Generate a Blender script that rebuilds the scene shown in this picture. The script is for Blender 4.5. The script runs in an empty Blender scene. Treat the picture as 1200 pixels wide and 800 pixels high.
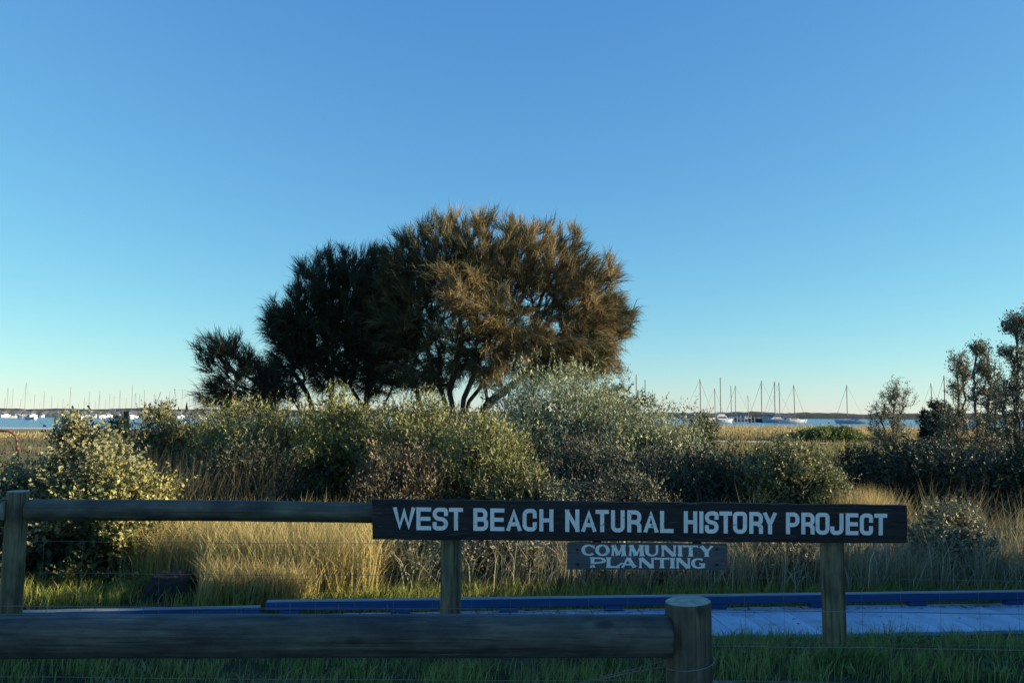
import bpy, math, random
import numpy as np
from mathutils import Vector, Matrix

SC = bpy.context.scene
COL = SC.collection
PI = math.pi
R = math.radians

# ------------------------------------------------------------------ camera, sky, sun, exposure
CAM_Z = 1.4
PITCH, ROLL = R(5.14), R(0.33)
cam_d = bpy.data.cameras.new('camera')
cam_d.sensor_width = 36.0
cam_d.lens = 28.0
cam_d.clip_start = 0.05
cam_d.clip_end = 6000.0
cam = bpy.data.objects.new('camera', cam_d)
COL.objects.link(cam)
CAM_M = Matrix.Translation((0, 0, CAM_Z)) @ (Matrix.Rotation(PI / 2 + PITCH, 4, 'X') @ Matrix.Rotation(ROLL, 4, 'Z'))
cam.matrix_world = CAM_M
SC.camera = cam

SUN_AZ, SUN_EL = R(5), R(12.0)           # azimuth measured from +X towards -Y
wd = bpy.data.worlds.new('World')
SC.world = wd
wd.use_nodes = True
nt = wd.node_tree
bg = nt.nodes['Background']
sky = nt.nodes.new('ShaderNodeTexSky')
sky.sky_type = 'NISHITA'
sky.sun_disc = False
sky.sun_elevation = SUN_EL
sky.sun_rotation = PI / 2 + SUN_AZ
sky.altitude = 0
sky.air_density = 1.0
sky.dust_density = 0.0
sky.ozone_density = 6.2
# the soft contrast of a phone picture: one film curve per channel, over the whole sky alike
sep = nt.nodes.new('ShaderNodeSeparateColor'); com = nt.nodes.new('ShaderNodeCombineColor')
nt.links.new(sky.outputs[0], sep.inputs[0])
for ch, (ex, gain) in enumerate(((0.92, 0.80), (0.78, 0.91), (0.42, 1.30))):
    pw = nt.nodes.new('ShaderNodeMath'); pw.operation = 'POWER'; pw.inputs[1].default_value = ex
    ml = nt.nodes.new('ShaderNodeMath'); ml.operation = 'MULTIPLY'; ml.inputs[1].default_value = gain
    nt.links.new(sep.outputs[ch], pw.inputs[0]); nt.links.new(pw.outputs[0], ml.inputs[0]); nt.links.new(ml.outputs[0], com.inputs[ch])
nt.links.new(com.outputs[0], bg.inputs[0])
bg.inputs[1].default_value = 0.15

sun_d = bpy.data.lights.new('sun', 'SUN')
sun_d.energy = 5.0
sun_d.angle = R(0.5)
sun_d.color = (1.0, 0.83, 0.56)
sun = bpy.data.objects.new('sun', sun_d)
COL.objects.link(sun)
sdir = Vector((math.cos(SUN_EL) * math.cos(SUN_AZ), -math.cos(SUN_EL) * math.sin(SUN_AZ), math.sin(SUN_EL)))
sun.rotation_euler = sdir.to_track_quat('Z', 'Y').to_euler()
sun.location = (30, -10, 12)

SC.view_settings.view_transform = 'Standard'
SC.view_settings.look = 'None'
SC.view_settings.gamma = 1.0
SC.view_settings.exposure = 1.25
try:
    SC.cycles.transparent_max_bounces = 8
    SC.cycles.max_bounces = 6
except Exception:
    pass

SEA = -2.0
rng = np.random.default_rng(11)
random.seed(5)


# ------------------------------------------------------------------ helpers
def at(px, py, Y):
    """World point on the plane y=Y seen at photograph pixel (1200x800)."""
    f = 28.0 / 36.0 * 1200
    d = CAM_M.to_3x3() @ Vector(((px - 600) / f, -(py - 400) / f, -1.0))
    k = Y / d.y
    return Vector((d.x * k, Y, CAM_Z + d.z * k))


def gz(x, y):
    """Height of the ground."""
    x = np.asarray(x, float); y = np.asarray(y, float)
    def ss(a, b, t):
        k = np.clip((t - a) / (b - a), 0, 1)
        return k * k * (3 - 2 * k)
    z = -0.36 * ss(4.9, 6.1, y)
    z = z + 0.05 * np.sin(x * 0.7 + 1.3) * np.sin(y * 0.45) * ss(9, 14, y) * (1 - ss(50, 70, y))
    z = z + 0.28 * ss(46, 62, y) * (1 - ss(75, 120, y)) * ss(8, 16, x)
    z = z - 1.8 * ss(72, 170, y) - 3.5 * ss(150, 230, y)
    return z


def gzf(x, y):
    return float(gz(x, y))


def tag(o, label=None, cat=None, group=None, kind=None):
    if label: o['label'] = label
    if cat: o['category'] = cat
    if group: o['group'] = group
    if kind: o['kind'] = kind
    return o


def empty(name, loc, label, cat, group=None, rz=0.0):
    o = bpy.data.objects.new(name, None)
    o.empty_display_size = 0.2
    o.location = loc
    o.rotation_euler = (0, 0, rz)
    COL.objects.link(o)
    return tag(o, label, cat, group)


def link(name, me, parent=None, matrix=None):
    o = bpy.data.objects.new(name, me)
    COL.objects.link(o)
    if parent is not None:
        o.parent = parent
        pm = parent_world(parent)
        o.matrix_basis = pm.inverted() @ (matrix if matrix is not None else Matrix.Identity(4))
    elif matrix is not None:
        o.matrix_basis = matrix
    return o


def parent_world(o):
    m = o.matrix_basis.copy()
    while o.parent:
        o = o.parent
        m = o.matrix_basis @ m
    return m


def copy_tree(o, parent=None):
    c = o.copy()
    COL.objects.link(c)
    if parent is not None:
        c.parent = parent
    for ch in list(o.children):
        copy_tree(ch, c)
    return c


def mesh_np(name, verts, loops, totals, mat, cols=None, smooth=False):
    me = bpy.data.meshes.new(name)
    verts = np.ascontiguousarray(verts, dtype=np.float32)
    loops = np.ascontiguousarray(loops, dtype=np.int32)
    totals = np.ascontiguousarray(totals, dtype=np.int32)
    me.vertices.add(len(verts)); me.vertices.foreach_set('co', verts.ravel())
    me.loops.add(len(loops)); me.loops.foreach_set('vertex_index', loops)
    me.polygons.add(len(totals))
    starts = np.concatenate(([0], np.cumsum(totals)[:-1])).astype(np.int32)
    me.polygons.foreach_set('loop_start', starts)
    me.polygons.foreach_set('loop_total', totals)
    if smooth:
        me.polygons.foreach_set('use_smooth', np.ones(len(totals), dtype=bool))
    me.update(calc_edges=True)
    me.validate()
    if cols is not None:
        a = me.color_attributes.new('Col', 'FLOAT_COLOR', 'POINT')
        c4 = np.ones((len(verts), 4), np.float32); c4[:, :3] = cols
        a.data.foreach_set('color', c4.ravel())
    if mat: me.materials.append(mat)
    return me


class Geo:
    """Collects leaves, ribbons, tubes into one mesh with a colour per vertex."""
    def __init__(self):
        self.v, self.l, self.t, self.c, self.n = [], [], [], [], 0

    def add(self, v, loops, totals, c):
        self.v.append(v); self.l.append(loops + self.n); self.t.append(totals); self.c.append(c)
        self.n += len(v)

    def mesh(self, name, mat, smooth=False):
        return mesh_np(name, np.concatenate(self.v), np.concatenate(self.l), np.concatenate(self.t), mat,
                       np.concatenate(self.c), smooth)

    def leaves(self, base, d, L, W, col, fold=0.25):
        n = len(base)
        d = unit(d); p, q = frame(d)
        L = np.asarray(L).reshape(-1, 1); W = np.asarray(W).reshape(-1, 1)
        mid = base + d * L * 0.5 + q * W * fold
        v = np.empty((n, 4, 3))
        v[:, 0] = base; v[:, 1] = mid + p * W * 0.5; v[:, 2] = base + d * L; v[:, 3] = mid - p * W * 0.5
        self.add(v.reshape(-1, 3), np.arange(4 * n), np.full(n, 4), np.repeat(col, 4, axis=0))

    def ribbons(self, base, d0, d1, L, W, col, side=None, tipcol=None):
        n = len(base)
        d0 = unit(d0); d1 = unit(d1)
        L = np.asarray(L).reshape(-1, 1); W = np.asarray(W).reshape(-1, 1)
        s = frame(d0)[0] if side is None else side
        p1 = base + d0 * L * 0.55
        p2 = p1 + d1 * L * 0.45
        v = np.empty((n, 5, 3))
        v[:, 0] = base - s * W * 0.5; v[:, 1] = base + s * W * 0.5
        v[:, 2] = p1 + s * W * 0.42; v[:, 3] = p1 - s * W * 0.42; v[:, 4] = p2
        i = np.arange(n) * 5
        lo = np.stack([i, i + 1, i + 2, i + 3, i + 3, i + 2, i + 4], 1).ravel()
        to = np.tile([4, 3], n)
        c = np.repeat(col[:, None, :], 5, axis=1)
        if tipcol is not None:
            c = c.copy(); c[:, 2:4] = 0.5 * (col + tipcol)[:, None, :]; c[:, 4] = tipcol
        self.add(v.reshape(-1, 3), lo, to, c.reshape(-1, 3))

    def tubes(self, a, b, ra, rb, col, sides=5):
        n = len(a)
        d = unit(b - a); p, q = frame(d, fixed=True)
        ang = np.arange(sides) / sides * 2 * PI
        ring = p[:, None, :] * np.cos(ang)[None, :, None] + q[:, None, :] * np.sin(ang)[None, :, None]
        v = np.empty((n, 2, sides, 3))
        v[:, 0] = a[:, None, :] + ring * ra[:, None, None]
        v[:, 1] = b[:, None, :] + ring * rb[:, None, None]
        i = (np.arange(n) * 2 * sides)[:, None]
        k = np.arange(sides)[None, :]; k2 = (k + 1) % sides
        lo = np.stack([i + k, i + k2, i + sides + k2, i + sides + k], -1).ravel()
        self.add(v.reshape(-1, 3), lo, np.full(n * sides, 4), np.repeat(col, 2 * sides, axis=0))


def unit(v):
    return v / np.maximum(np.linalg.norm(v, axis=-1, keepdims=True), 1e-9)


def frame(d, fixed=False):
    if fixed:
        r = np.tile(np.array([0.31, 0.95, 0.07]), (len(d), 1))
        par = np.abs((d * unit(r)).sum(1)) > 0.95
        r[par] = (1, 0, 0)
    else:
        r = rng.normal(size=d.shape)
    p = unit(np.cross(d, r))
    return p, np.cross(d, p)


def rnd_unit(n):
    return unit(rng.normal(size=(n, 3)))


def grow(stems, tips, step=0.35, pull=0.3, wob=0.1):
    """Branching skeleton: every tip is joined to the nearest fitting node."""
    cap = 400 + len(tips) * 40
    pos = np.zeros((cap, 3)); dr = np.zeros((cap, 3)); dl = np.zeros(cap); par = np.full(cap, -1, int); n = 0
    for st in stems:
        st = np.array([tuple(p) for p in st], float)
        # resample as a smooth curve
        seg = []
        for k in range(len(st) - 1):
            m = max(1, int(np.linalg.norm(st[k + 1] - st[k]) / step))
            for j in range(m):
                t = j / m
                p0 = st[max(k - 1, 0)]; p1 = st[k]; p2 = st[k + 1]; p3 = st[min(k + 2, len(st) - 1)]
                seg.append(0.5 * (2 * p1 + (p2 - p0) * t + (2 * p0 - 5 * p1 + 4 * p2 - p3) * t * t + (3 * p1 - p0 - 3 * p2 + p3) * t ** 3))
        seg.append(st[-1])
        for k, p in enumerate(seg):
            pos[n] = p + (rng.normal(size=3) * wob * step if 0 < k else 0)
            par[n] = n - 1 if k else -1
            if k:
                e = pos[n] - pos[n - 1]; ln = np.linalg.norm(e); dr[n] = e / max(ln, 1e-6); dl[n] = dl[n - 1] + ln
            else:
                dr[n] = unit(np.array(seg[1] - seg[0])[None])[0]
            n += 1
    base = np.mean([np.array(tuple(s[0])) for s in stems], axis=0)
    tip_idx = []
    for ti in np.argsort(np.linalg.norm(tips - base, axis=1)):
        t = tips[ti]
        e = t - pos[:n]; d = np.linalg.norm(e, axis=1)
        cs = (e * dr[:n]).sum(1) / np.maximum(d, 1e-6)
        cost = d * (1.5 - 0.5 * cs) + pull * dl[:n]
        k = int(np.argmin(cost))
        m = max(1, int(math.ceil(d[k] / step)))
        c1 = pos[k] + dr[k] * d[k] * 0.4
        prev = k
        if n + m >= cap: break
        for j in range(1, m + 1):
            u = j / m
            q = (1 - u) ** 2 * pos[k] + 2 * u * (1 - u) * c1 + u * u * t
            if j < m: q = q + rng.normal(size=3) * wob * step
            pos[n] = q; par[n] = prev
            ed = q - pos[prev]; ln = np.linalg.norm(ed)
            dr[n] = ed / max(ln, 1e-6); dl[n] = dl[prev] + ln
            prev = n; n += 1
        tip_idx.append(n - 1)
    pos, dr, par, dl = pos[:n], dr[:n], par[:n], dl[:n]
    cnt = np.zeros(n)
    for i in tip_idx: cnt[i] += 1
    for i in range(n - 1, -1, -1):
        if par[i] >= 0: cnt[par[i]] += cnt[i]
    cnt = np.maximum(cnt, 0.6)
    return dict(pos=pos, dr=dr, par=par, cnt=cnt, tips=np.array(tip_idx), dl=dl)


def skeleton(g, sk, r_tip, pw=0.45, col=(0.05, 0.04, 0.03), sides=5, only=None):
    i = np.nonzero(sk['par'] >= 0)[0]
    if only is not None: i = i[only[i]]
    pa = sk['par'][i]
    rb = r_tip * sk['cnt'][i] ** pw
    ra = np.minimum(r_tip * sk['cnt'][pa] ** pw, rb * 1.25)
    c = np.array(col) * rng.uniform(0.75, 1.25, (len(i), 1))
    g.tubes(sk['pos'][pa], sk['pos'][i], ra, rb, c, sides)


# ------------------------------------------------------------------ materials
def new_mat(name):
    m = bpy.data.materials.new(name)
    m.use_nodes = True
    return m, m.node_tree, m.node_tree.nodes['Principled BSDF']


def N(t, kind, **kw):
    n = t.nodes.new(kind)
    for k, v in kw.items():
        if k in n.inputs.keys(): n.inputs[k].default_value = v
        else: setattr(n, k, v)
    return n


def ramp(t, fac, stops):
    r = t.nodes.new('ShaderNodeValToRGB')
    e = r.color_ramp.elements
    e[0].position, e[0].color = stops[0][0], (*stops[0][1], 1)
    e[1].position, e[1].color = stops[-1][0], (*stops[-1][1], 1)
    for p, c in stops[1:-1]:
        x = e.new(p); x.color = (*c, 1)
    t.links.new(fac, r.inputs[0])
    return r.outputs[0]


def mixc(t, fac, a, b, mode='MIX'):
    m = t.nodes.new('ShaderNodeMix'); m.data_type = 'RGBA'; m.blend_type = mode
    for sock, v in ((m.inputs[0], fac), (m.inputs[6], a), (m.inputs[7], b)):
        if hasattr(v, 'is_output'): t.links.new(v, sock)
        elif isinstance(v, tuple): sock.default_value = (*v, 1)
        else: sock.default_value = v
    return m.outputs[2]


def coords(t, scale=(1, 1, 1), which='Object'):
    tc = t.nodes.new('ShaderNodeTexCoord'); mp = t.nodes.new('ShaderNodeMapping')
    mp.inputs['Scale'].default_value = scale
    t.links.new(tc.outputs[which], mp.inputs[0])
    return mp.outputs[0]


def noise(t, vec, scale, detail=4, rough=0.55):
    n = N(t, 'ShaderNodeTexNoise', Scale=scale, Detail=detail, Roughness=rough)
    t.links.new(vec, n.inputs['Vector'])
    return n.outputs['Fac']


def bump(t, h, b, strength=0.3, dist=0.01):
    n = N(t, 'ShaderNodeBump', Strength=strength, Distance=dist)
    t.links.new(h, n.inputs['Height']); t.links.new(n.outputs[0], b.inputs['Normal'])


def foliage_mat(name, trans=0.25, rough=0.55, spec=0.25):
    m, t, b = new_mat(name)
    a = N(t, 'ShaderNodeAttribute', attribute_name='Col')
    t.links.new(a.outputs['Color'], b.inputs['Base Color'])
    b.inputs['Roughness'].default_value = rough
    b.inputs['Specular IOR Level'].default_value = spec
    tr = t.nodes.new('ShaderNodeBsdfTranslucent')
    t.links.new(a.outputs['Color'], tr.inputs[0])
    mx = t.nodes.new('ShaderNodeMixShader'); mx.inputs[0].default_value = trans
    t.links.new(b.outputs[0], mx.inputs[1]); t.links.new(tr.outputs[0], mx.inputs[2])
    t.links.new(mx.outputs[0], t.nodes['Material Output'].inputs[0])
    return m


def bark_mat(name):
    m, t, b = new_mat(name)
    a = N(t, 'ShaderNodeAttribute', attribute_name='Col')
    f = noise(t, coords(t, (6, 6, 1.5)), 5)
    c = mixc(t, 1.0, a.outputs['Color'], ramp(t, f, [(0.3, (0.5, 0.5, 0.5)), (0.7, (1.3, 1.25, 1.2))]), 'MULTIPLY')
    t.links.new(c, b.inputs['Base Color'])
    b.inputs['Roughness'].default_value = 0.9
    bump(t, f, b, 0.5, 0.02)
    return m


def log_mat(name, dark, light, green, check=0.5):
    """Weathered round timber: grain along local Z, drying checks, greenish treatment."""
    m, t, b = new_mat(name)
    v = coords(t, (9, 9, 0.7))
    f = noise(t, v, 4.0, 8, 0.65)
    v2 = coords(t, (26, 26, 0.5))
    g = noise(t, v2, 3.0, 5, 0.6)
    big = noise(t, coords(t, (2.2, 2.2, 1.1)), 2.0, 3)
    c = ramp(t, f, [(0.28, dark), (0.72, light)])
    c = mixc(t, ramp(t, big, [(0.4, (0, 0, 0)), (0.7, (0.75, 0.75, 0.75))]), c, green)
    crack = ramp(t, g, [(0.38, (0.10, 0.10, 0.10)), (0.44, (1, 1, 1))])
    c = mixc(t, check, c, mixc(t, 1.0, c, crack, 'MULTIPLY'))
    blot = noise(t, coords(t, (5, 5, 2.6)), 1.5, 6, 0.6)
    c = mixc(t, 1.0, c, ramp(t, blot, [(0.36, (0.45, 0.46, 0.48)), (0.52, (1, 1, 1)), (0.68, (1.5, 1.48, 1.42))]), 'MULTIPLY')
    vor = N(t, 'ShaderNodeTexVoronoi', Scale=1.0)
    t.links.new(coords(t, (7, 7, 3.2)), vor.inputs['Vector'])
    c = mixc(t, ramp(t, vor.outputs['Distance'], [(0.07, (0.85, 0.85, 0.85)), (0.16, (0, 0, 0))]), c, dark)
    t.links.new(c, b.inputs['Base Color'])
    b.inputs['Roughness'].default_value = 0.6
    b.inputs['Specular IOR Level'].default_value = 0.45
    bump(t, mixc(t, 0.5, f, g), b, 0.9, 0.010)
    return m


def plank_mat(name, a, b_):
    m, t, b = new_mat(name)
    f = noise(t, coords(t, (24, 1.6, 24)), 1.6, 8, 0.68)
    c = ramp(t, f, [(0.30, a), (0.70, b_)])
    oi = t.nodes.new('ShaderNodeObjectInfo')
    c = mixc(t, 1.0, c, ramp(t, oi.outputs['Random'], [(0.0, (0.86, 0.87, 0.88)), (1.0, (1.10, 1.09, 1.08))]), 'MULTIPLY')
    geo = t.nodes.new('ShaderNodeNewGeometry')
    g = noise(t, geo.outputs['Position'], 3.2, 8, 0.7)
    c = mixc(t, ramp(t, g, [(0.50, (0, 0, 0)), (0.72, (0.65, 0.65, 0.65))]), c, (0.13, 0.14, 0.12))
    t.links.new(c, b.inputs['Base Color'])
    b.inputs['Roughness'].default_value = 0.6
    b.inputs['Specular IOR Level'].default_value = 0.3
    bump(t, f, b, 0.35, 0.004)
    return m


def plain_mat(name, col, rough=0.6, metal=0.0, var=0.15, scale=8, spec=0.4, bmp=0.0):
    m, t, b = new_mat(name)
    f = noise(t, coords(t), scale, 5)
    lo = tuple(x * (1 - var) for x in col); hi = tuple(min(1, x * (1 + var)) for x in col)
    t.links.new(ramp(t, f, [(0.3, lo), (0.7, hi)]), b.inputs['Base Color'])
    b.inputs['Roughness'].default_value = rough
    b.inputs['Metallic'].default_value = metal
    b.inputs['Specular IOR Level'].default_value = spec
    if bmp: bump(t, f, b, bmp, 0.01)
    return m


def timber_mat(name, a, b_, axis, fleck=None, bmp=0.5, rough=0.75):
    """Sawn weathered timber; grain runs along the given axis of the object."""
    m, t, b = new_mat(name)
    sc = [30, 30, 30]; sc[axis] = 1.6
    f = noise(t, coords(t, tuple(sc)), 1.6, 8, 0.68)
    c = ramp(t, f, [(0.30, a), (0.70, b_)])
    if fleck:
        sc2 = [70, 70, 70]; sc2[axis] = 7
        g = noise(t, coords(t, tuple(sc2)), 1.2, 6, 0.7)
        c = mixc(t, ramp(t, g, [(0.57, (0, 0, 0)), (0.66, (0.8, 0.8, 0.8))]), c, fleck)
    t.links.new(c, b.inputs['Base Color'])
    b.inputs['Roughness'].default_value = rough
    b.inputs['Specular IOR Level'].default_value = 0.3
    bump(t, f, b, bmp, 0.006)
    return m


M = {}
M['leaf'] = foliage_mat('grey_green_leaves', 0.12)
M['needle'] = foliage_mat('she_oak_branchlets', 0.2, 0.6, 0.15)
M['grass'] = foliage_mat('grass_blades', 0.3, 0.6, 0.15)
M['bark'] = bark_mat('bark')
M['near_log'] = log_mat('near_rail_timber', (0.014, 0.014, 0.013), (0.125, 0.118, 0.10), (0.045, 0.056, 0.038))
M['far_log'] = log_mat('sign_rail_timber', (0.022, 0.024, 0.018), (0.145, 0.14, 0.105), (0.055, 0.075, 0.05))
M['post'] = log_mat('post_timber', (0.030, 0.026, 0.015), (0.24, 0.205, 0.125), (0.10, 0.10, 0.05), 0.7)
M['near_post'] = log_mat('near_post_timber', (0.014, 0.013, 0.010), (0.13, 0.118, 0.08), (0.045, 0.05, 0.03), 0.7)
M['end_grain'] = plain_mat('post_end_grain', (0.28, 0.31, 0.25), 0.8, var=0.3, scale=25, bmp=0.4)
M['sign_wood'] = timber_mat('dark_painted_timber', (0.006, 0.006, 0.008), (0.034, 0.031, 0.032), 0, (0.085, 0.068, 0.05))
M['small_wood'] = timber_mat('grey_weathered_timber', (0.06, 0.064, 0.072), (0.12, 0.125, 0.135), 0, (0.07, 0.065, 0.06))
def letter_mat():
    m, t, b = new_mat('letter_paint')
    geo = t.nodes.new('ShaderNodeNewGeometry')
    f = noise(t, geo.outputs['Position'], 26, 8, 0.7)
    g = noise(t, geo.outputs['Position'], 9, 4, 0.6)
    c = ramp(t, g, [(0.3, (0.68, 0.68, 0.66)), (0.7, (0.86, 0.85, 0.82))])
    c = mixc(t, ramp(t, f, [(0.60, (0, 0, 0)), (0.66, (0.9, 0.9, 0.9))]), c, (0.10, 0.09, 0.08))
    t.links.new(c, b.inputs['Base Color']); b.inputs['Roughness'].default_value = 0.75
    bump(t, f, b, 0.2, 0.002)
    return m


M['letter'] = letter_mat()
M['bolt'] = plain_mat('rusty_bolt', (0.03, 0.025, 0.02), 0.6, 0.6)
M['wire'] = plain_mat('galvanised_wire', (0.20, 0.20, 0.19), 0.5, 0.4)
M['plank'] = plank_mat('boardwalk_plank', (0.30, 0.42, 0.57), (0.41, 0.54, 0.68))
M['kerb'] = timber_mat('kerb_blue', (0.017, 0.06, 0.16), (0.034, 0.09, 0.22), 0, None, 0.2, 0.6)
M['kerb_top'] = timber_mat('kerb_worn_top', (0.16, 0.20, 0.22), (0.26, 0.30, 0.31), 0, None, 0.2, 0.7)
M['rock'] = plain_mat('boulder', (0.022, 0.022, 0.023), 0.95, var=0.6, scale=6, bmp=0.8)
M['stick'] = plain_mat('dead_wood', (0.42, 0.36, 0.28), 0.85, var=0.3, scale=20)
M['pipe'] = plain_mat('rusty_pipe', (0.22, 0.10, 0.07), 0.6, 0.2)
M['panel'] = plain_mat('dark_green_panel', (0.02, 0.035, 0.03), 0.5)
M['white'] = plain_mat('boat_white', (0.62, 0.62, 0.60), 0.35, var=0.04)
M['bluewhite'] = plain_mat('boat_pale_blue', (0.36, 0.45, 0.54), 0.35, var=0.05)
M['navy'] = plain_mat('boat_dark', (0.03, 0.04, 0.06), 0.4)
M['canvas'] = plain_mat('boat_canvas', (0.12, 0.16, 0.24), 0.8)
M['glass'] = plain_mat('boat_window', (0.02, 0.03, 0.04), 0.1)
M['mast'] = plain_mat('mast_metal', (0.10, 0.095, 0.09), 0.5, 0.2)
M['path'] = plain_mat('pale_path', (0.50, 0.45, 0.38), 0.9, var=0.12, scale=2)
M['jetty'] = plain_mat('jetty_timber', (0.16, 0.14, 0.12), 0.8)
M['pile'] = plain_mat('jetty_pile', (0.30, 0.29, 0.27), 0.8)
M['breakwater'] = plain_mat('breakwater_stone', (0.16, 0.155, 0.15), 0.95, var=0.5, scale=0.5)
M['far'] = plain_mat('far_wood', (0.022, 0.030, 0.025), 0.95, var=0.5, scale=0.08)
M['gravel'] = plain_mat('gravel', (0.20, 0.20, 0.20), 0.95, var=0.5, scale=60, bmp=0.8)


def ground_mat():
    m, t, b = new_mat('ground_soil')
    geo = t.nodes.new('ShaderNodeNewGeometry')
    sep = t.nodes.new('ShaderNodeSeparateXYZ'); t.links.new(geo.outputs['Position'], sep.inputs[0])
    f = noise(t, geo.outputs['Position'], 1.3, 6, 0.6)
    fine = noise(t, geo.outputs['Position'], 14, 6, 0.7)
    near = mixc(t, ramp(t, f, [(0.42, (0, 0, 0)), (0.6, (1, 1, 1))]), (0.030, 0.040, 0.016), (0.075, 0.062, 0.035))
    near = mixc(t, 0.6, near, ramp(t, fine, [(0.3, (0.015, 0.02, 0.01)), (0.7, (0.11, 0.10, 0.055))]))
    far = mixc(t, ramp(t, noise(t, geo.outputs['Position'], 0.12, 5), [(0.40, (0, 0, 0)), (0.6, (1, 1, 1))]), (0.26, 0.20, 0.10), (0.13, 0.14, 0.06))
    def band(a, c):
        mr = N(t, 'ShaderNodeMapRange'); mr.inputs['From Min'].default_value = a; mr.inputs['From Max'].default_value = c
        t.links.new(sep.outputs['Y'], mr.inputs['Value'])
        return mr.outputs[0]
    c = mixc(t, band(22, 34), near, far)
    sand = mixc(t, fine, (0.58, 0.52, 0.42), (0.70, 0.64, 0.53))
    c = mixc(t, band(72, 84), c, sand)
    t.links.new(c, b.inputs['Base Color'])
    b.inputs['Roughness'].default_value = 0.95
    b.inputs['Specular IOR Level'].default_value = 0.1
    bump(t, fine, b, 0.6, 0.04)
    return m


def water_mat():
    m, t, b = new_mat('sea_water')
    b.inputs['Base Color'].default_value = (0.012, 0.07, 0.16, 1)
    b.inputs['Roughness'].default_value = 0.2
    b.inputs['IOR'].default_value = 1.33
    geo = t.nodes.new('ShaderNodeNewGeometry')
    mp = N(t, 'ShaderNodeMapping'); mp.inputs['Scale'].default_value = (0.35, 0.9, 1)
    t.links.new(geo.outputs['Position'], mp.inputs[0])
    h = noise(t, mp.outputs[0], 1.2, 4, 0.6)
    bump(t, h, b, 0.9, 0.35)
    return m


M['ground'] = ground_mat()
M['water'] = water_mat()

# ------------------------------------------------------------------ the setting
def build_ground():
    ys = np.concatenate([np.arange(-14, 3, 1.0), np.arange(3, 16, 0.25), np.arange(16, 80, 2), np.arange(80, 240, 8)])
    xs = np.concatenate([[-500, -250, -120, -70], np.arange(-50, -8, 4), np.arange(-8, 8.01, 0.4), np.arange(12, 51, 4), [70, 120, 250, 500]])
    X, Y = np.meshgrid(xs, ys)
    Z = gz(X, Y)
    nearm = (Y < 40)
    Z = Z + nearm * 0.012 * rng.normal(size=Z.shape)
    v = np.stack([X, Y, Z], -1).reshape(-1, 3)
    ny, nx = X.shape
    i = (np.arange(ny - 1)[:, None] * nx + np.arange(nx - 1)[None, :])
    lo = np.stack([i, i + 1, i + nx + 1, i + nx], -1).ravel()
    o = link('ground', mesh_np('ground', v, lo, np.full(i.size, 4), M['ground'], smooth=True))
    tag(o, kind='structure')
    w = 5000
    o = link('sea_water', mesh_np('sea_water', np.array([[-w, 120, SEA], [w, 120, SEA], [w, w, SEA], [-w, w, SEA]], float),
                            np.arange(4), np.array([4]), M['water']))
    tag(o, kind='structure')


build_ground()


def strip(name, pts, halfw, mat, lift, kind='structure'):
    v = []
    for k, (x, y) in enumerate(pts):
        z = gzf(x, y) + lift
        v += [(x - 0.2 * halfw, y - halfw, z), (x + 0.2 * halfw, y + halfw, gzf(x, y + halfw) + lift)]
    n = len(pts)
    lo = np.concatenate([[2 * k, 2 * k + 2, 2 * k + 3, 2 * k + 1] for k in range(n - 1)])
    return tag(link(name, mesh_np(name, np.array(v), lo, np.full(n - 1, 4), mat)), kind=kind)


strip('footpath', [(6, 51), (12, 50.5), (16, 50), (20, 48.5), (22, 46), (23.5, 43.5), (25.5, 42), (32, 41)], 1.0, M['path'], 0.03)

# gravel verge of the car park
def build_gravel():
    y1 = 4.12
    xs = np.linspace(-6, 6, 49)
    edge = y1 + 0.06 * np.sin(xs * 1.7) + 0.05 * rng.normal(size=xs.size) + np.where(xs < 0.8, -0.10, 0.16)
    v = np.concatenate([np.stack([xs, np.full_like(xs, -12), np.full_like(xs, 0.012)], 1),
                        np.stack([xs, edge, np.full_like(xs, 0.012)], 1)])
    n = len(xs); i = np.arange(n - 1)
    lo = np.stack([i, i + 1, i + 1 + n, i + n], 1).ravel()
    tag(link('gravel_verge', mesh_np('gravel_verge', v, lo, np.full(n - 1, 4), M['gravel'])), kind='structure')
    g = Geo()
    k = 2600
    x = rng.uniform(-3.6, 3.6, k); y = rng.uniform(3.3, 4.2, k)
    r = rng.uniform(0.006, 0.02, k)
    octa = np.array([[1, 0, 0], [0, 1, 0], [-1, 0, 0], [0, -1, 0], [0, 0, 1], [0, 0, -1]], float)
    fa = np.array([0, 1, 4, 1, 2, 4, 2, 3, 4, 3, 0, 4])
    j = octa[None] * rng.uniform(0.6, 1.2, (k, 6, 1)) * r[:, None, None]
    v = np.stack([x, y, np.full(k, 0.014) + r * 0.3], 1)[:, None] + j
    lo = (np.arange(k)[:, None] * 6 + fa[None]).ravel()
    me = mesh_np('gravel_stones', v.reshape(-1, 3), lo, np.full(k * 4, 3), M['gravel'])
    tag(link('gravel_stones', me), kind='stuff')


build_gravel()


def far_strip(name, x0, x1, y, depth, base, hfun, mat, step, kind=None):
    """A long ridge with a rounded bumpy top, standing on the sea."""
    xs = np.arange(x0, x1 + step, step)
    prof = [(-0.5, 0.0), (-0.42, 0.55), (-0.2, 0.92), (0.0, 1.0), (0.25, 0.9), (0.5, 0.0)]
    v = []
    for x in xs:
        for (a, h) in prof:
            v.append((x + rng.normal() * step * 0.2, y + a * depth, base + h * hfun(x) * (1 + rng.normal() * 0.06)))
    n, k = len(xs), len(prof)
    i = (np.arange(n - 1)[:, None] * k + np.arange(k - 1)[None]).ravel()
    lo = np.stack([i, i + k, i + k + 1, i + 1], 1).ravel()
    return link(name, mesh_np(name, np.array(v), lo, np.full(i.size, 4), mat))


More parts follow.
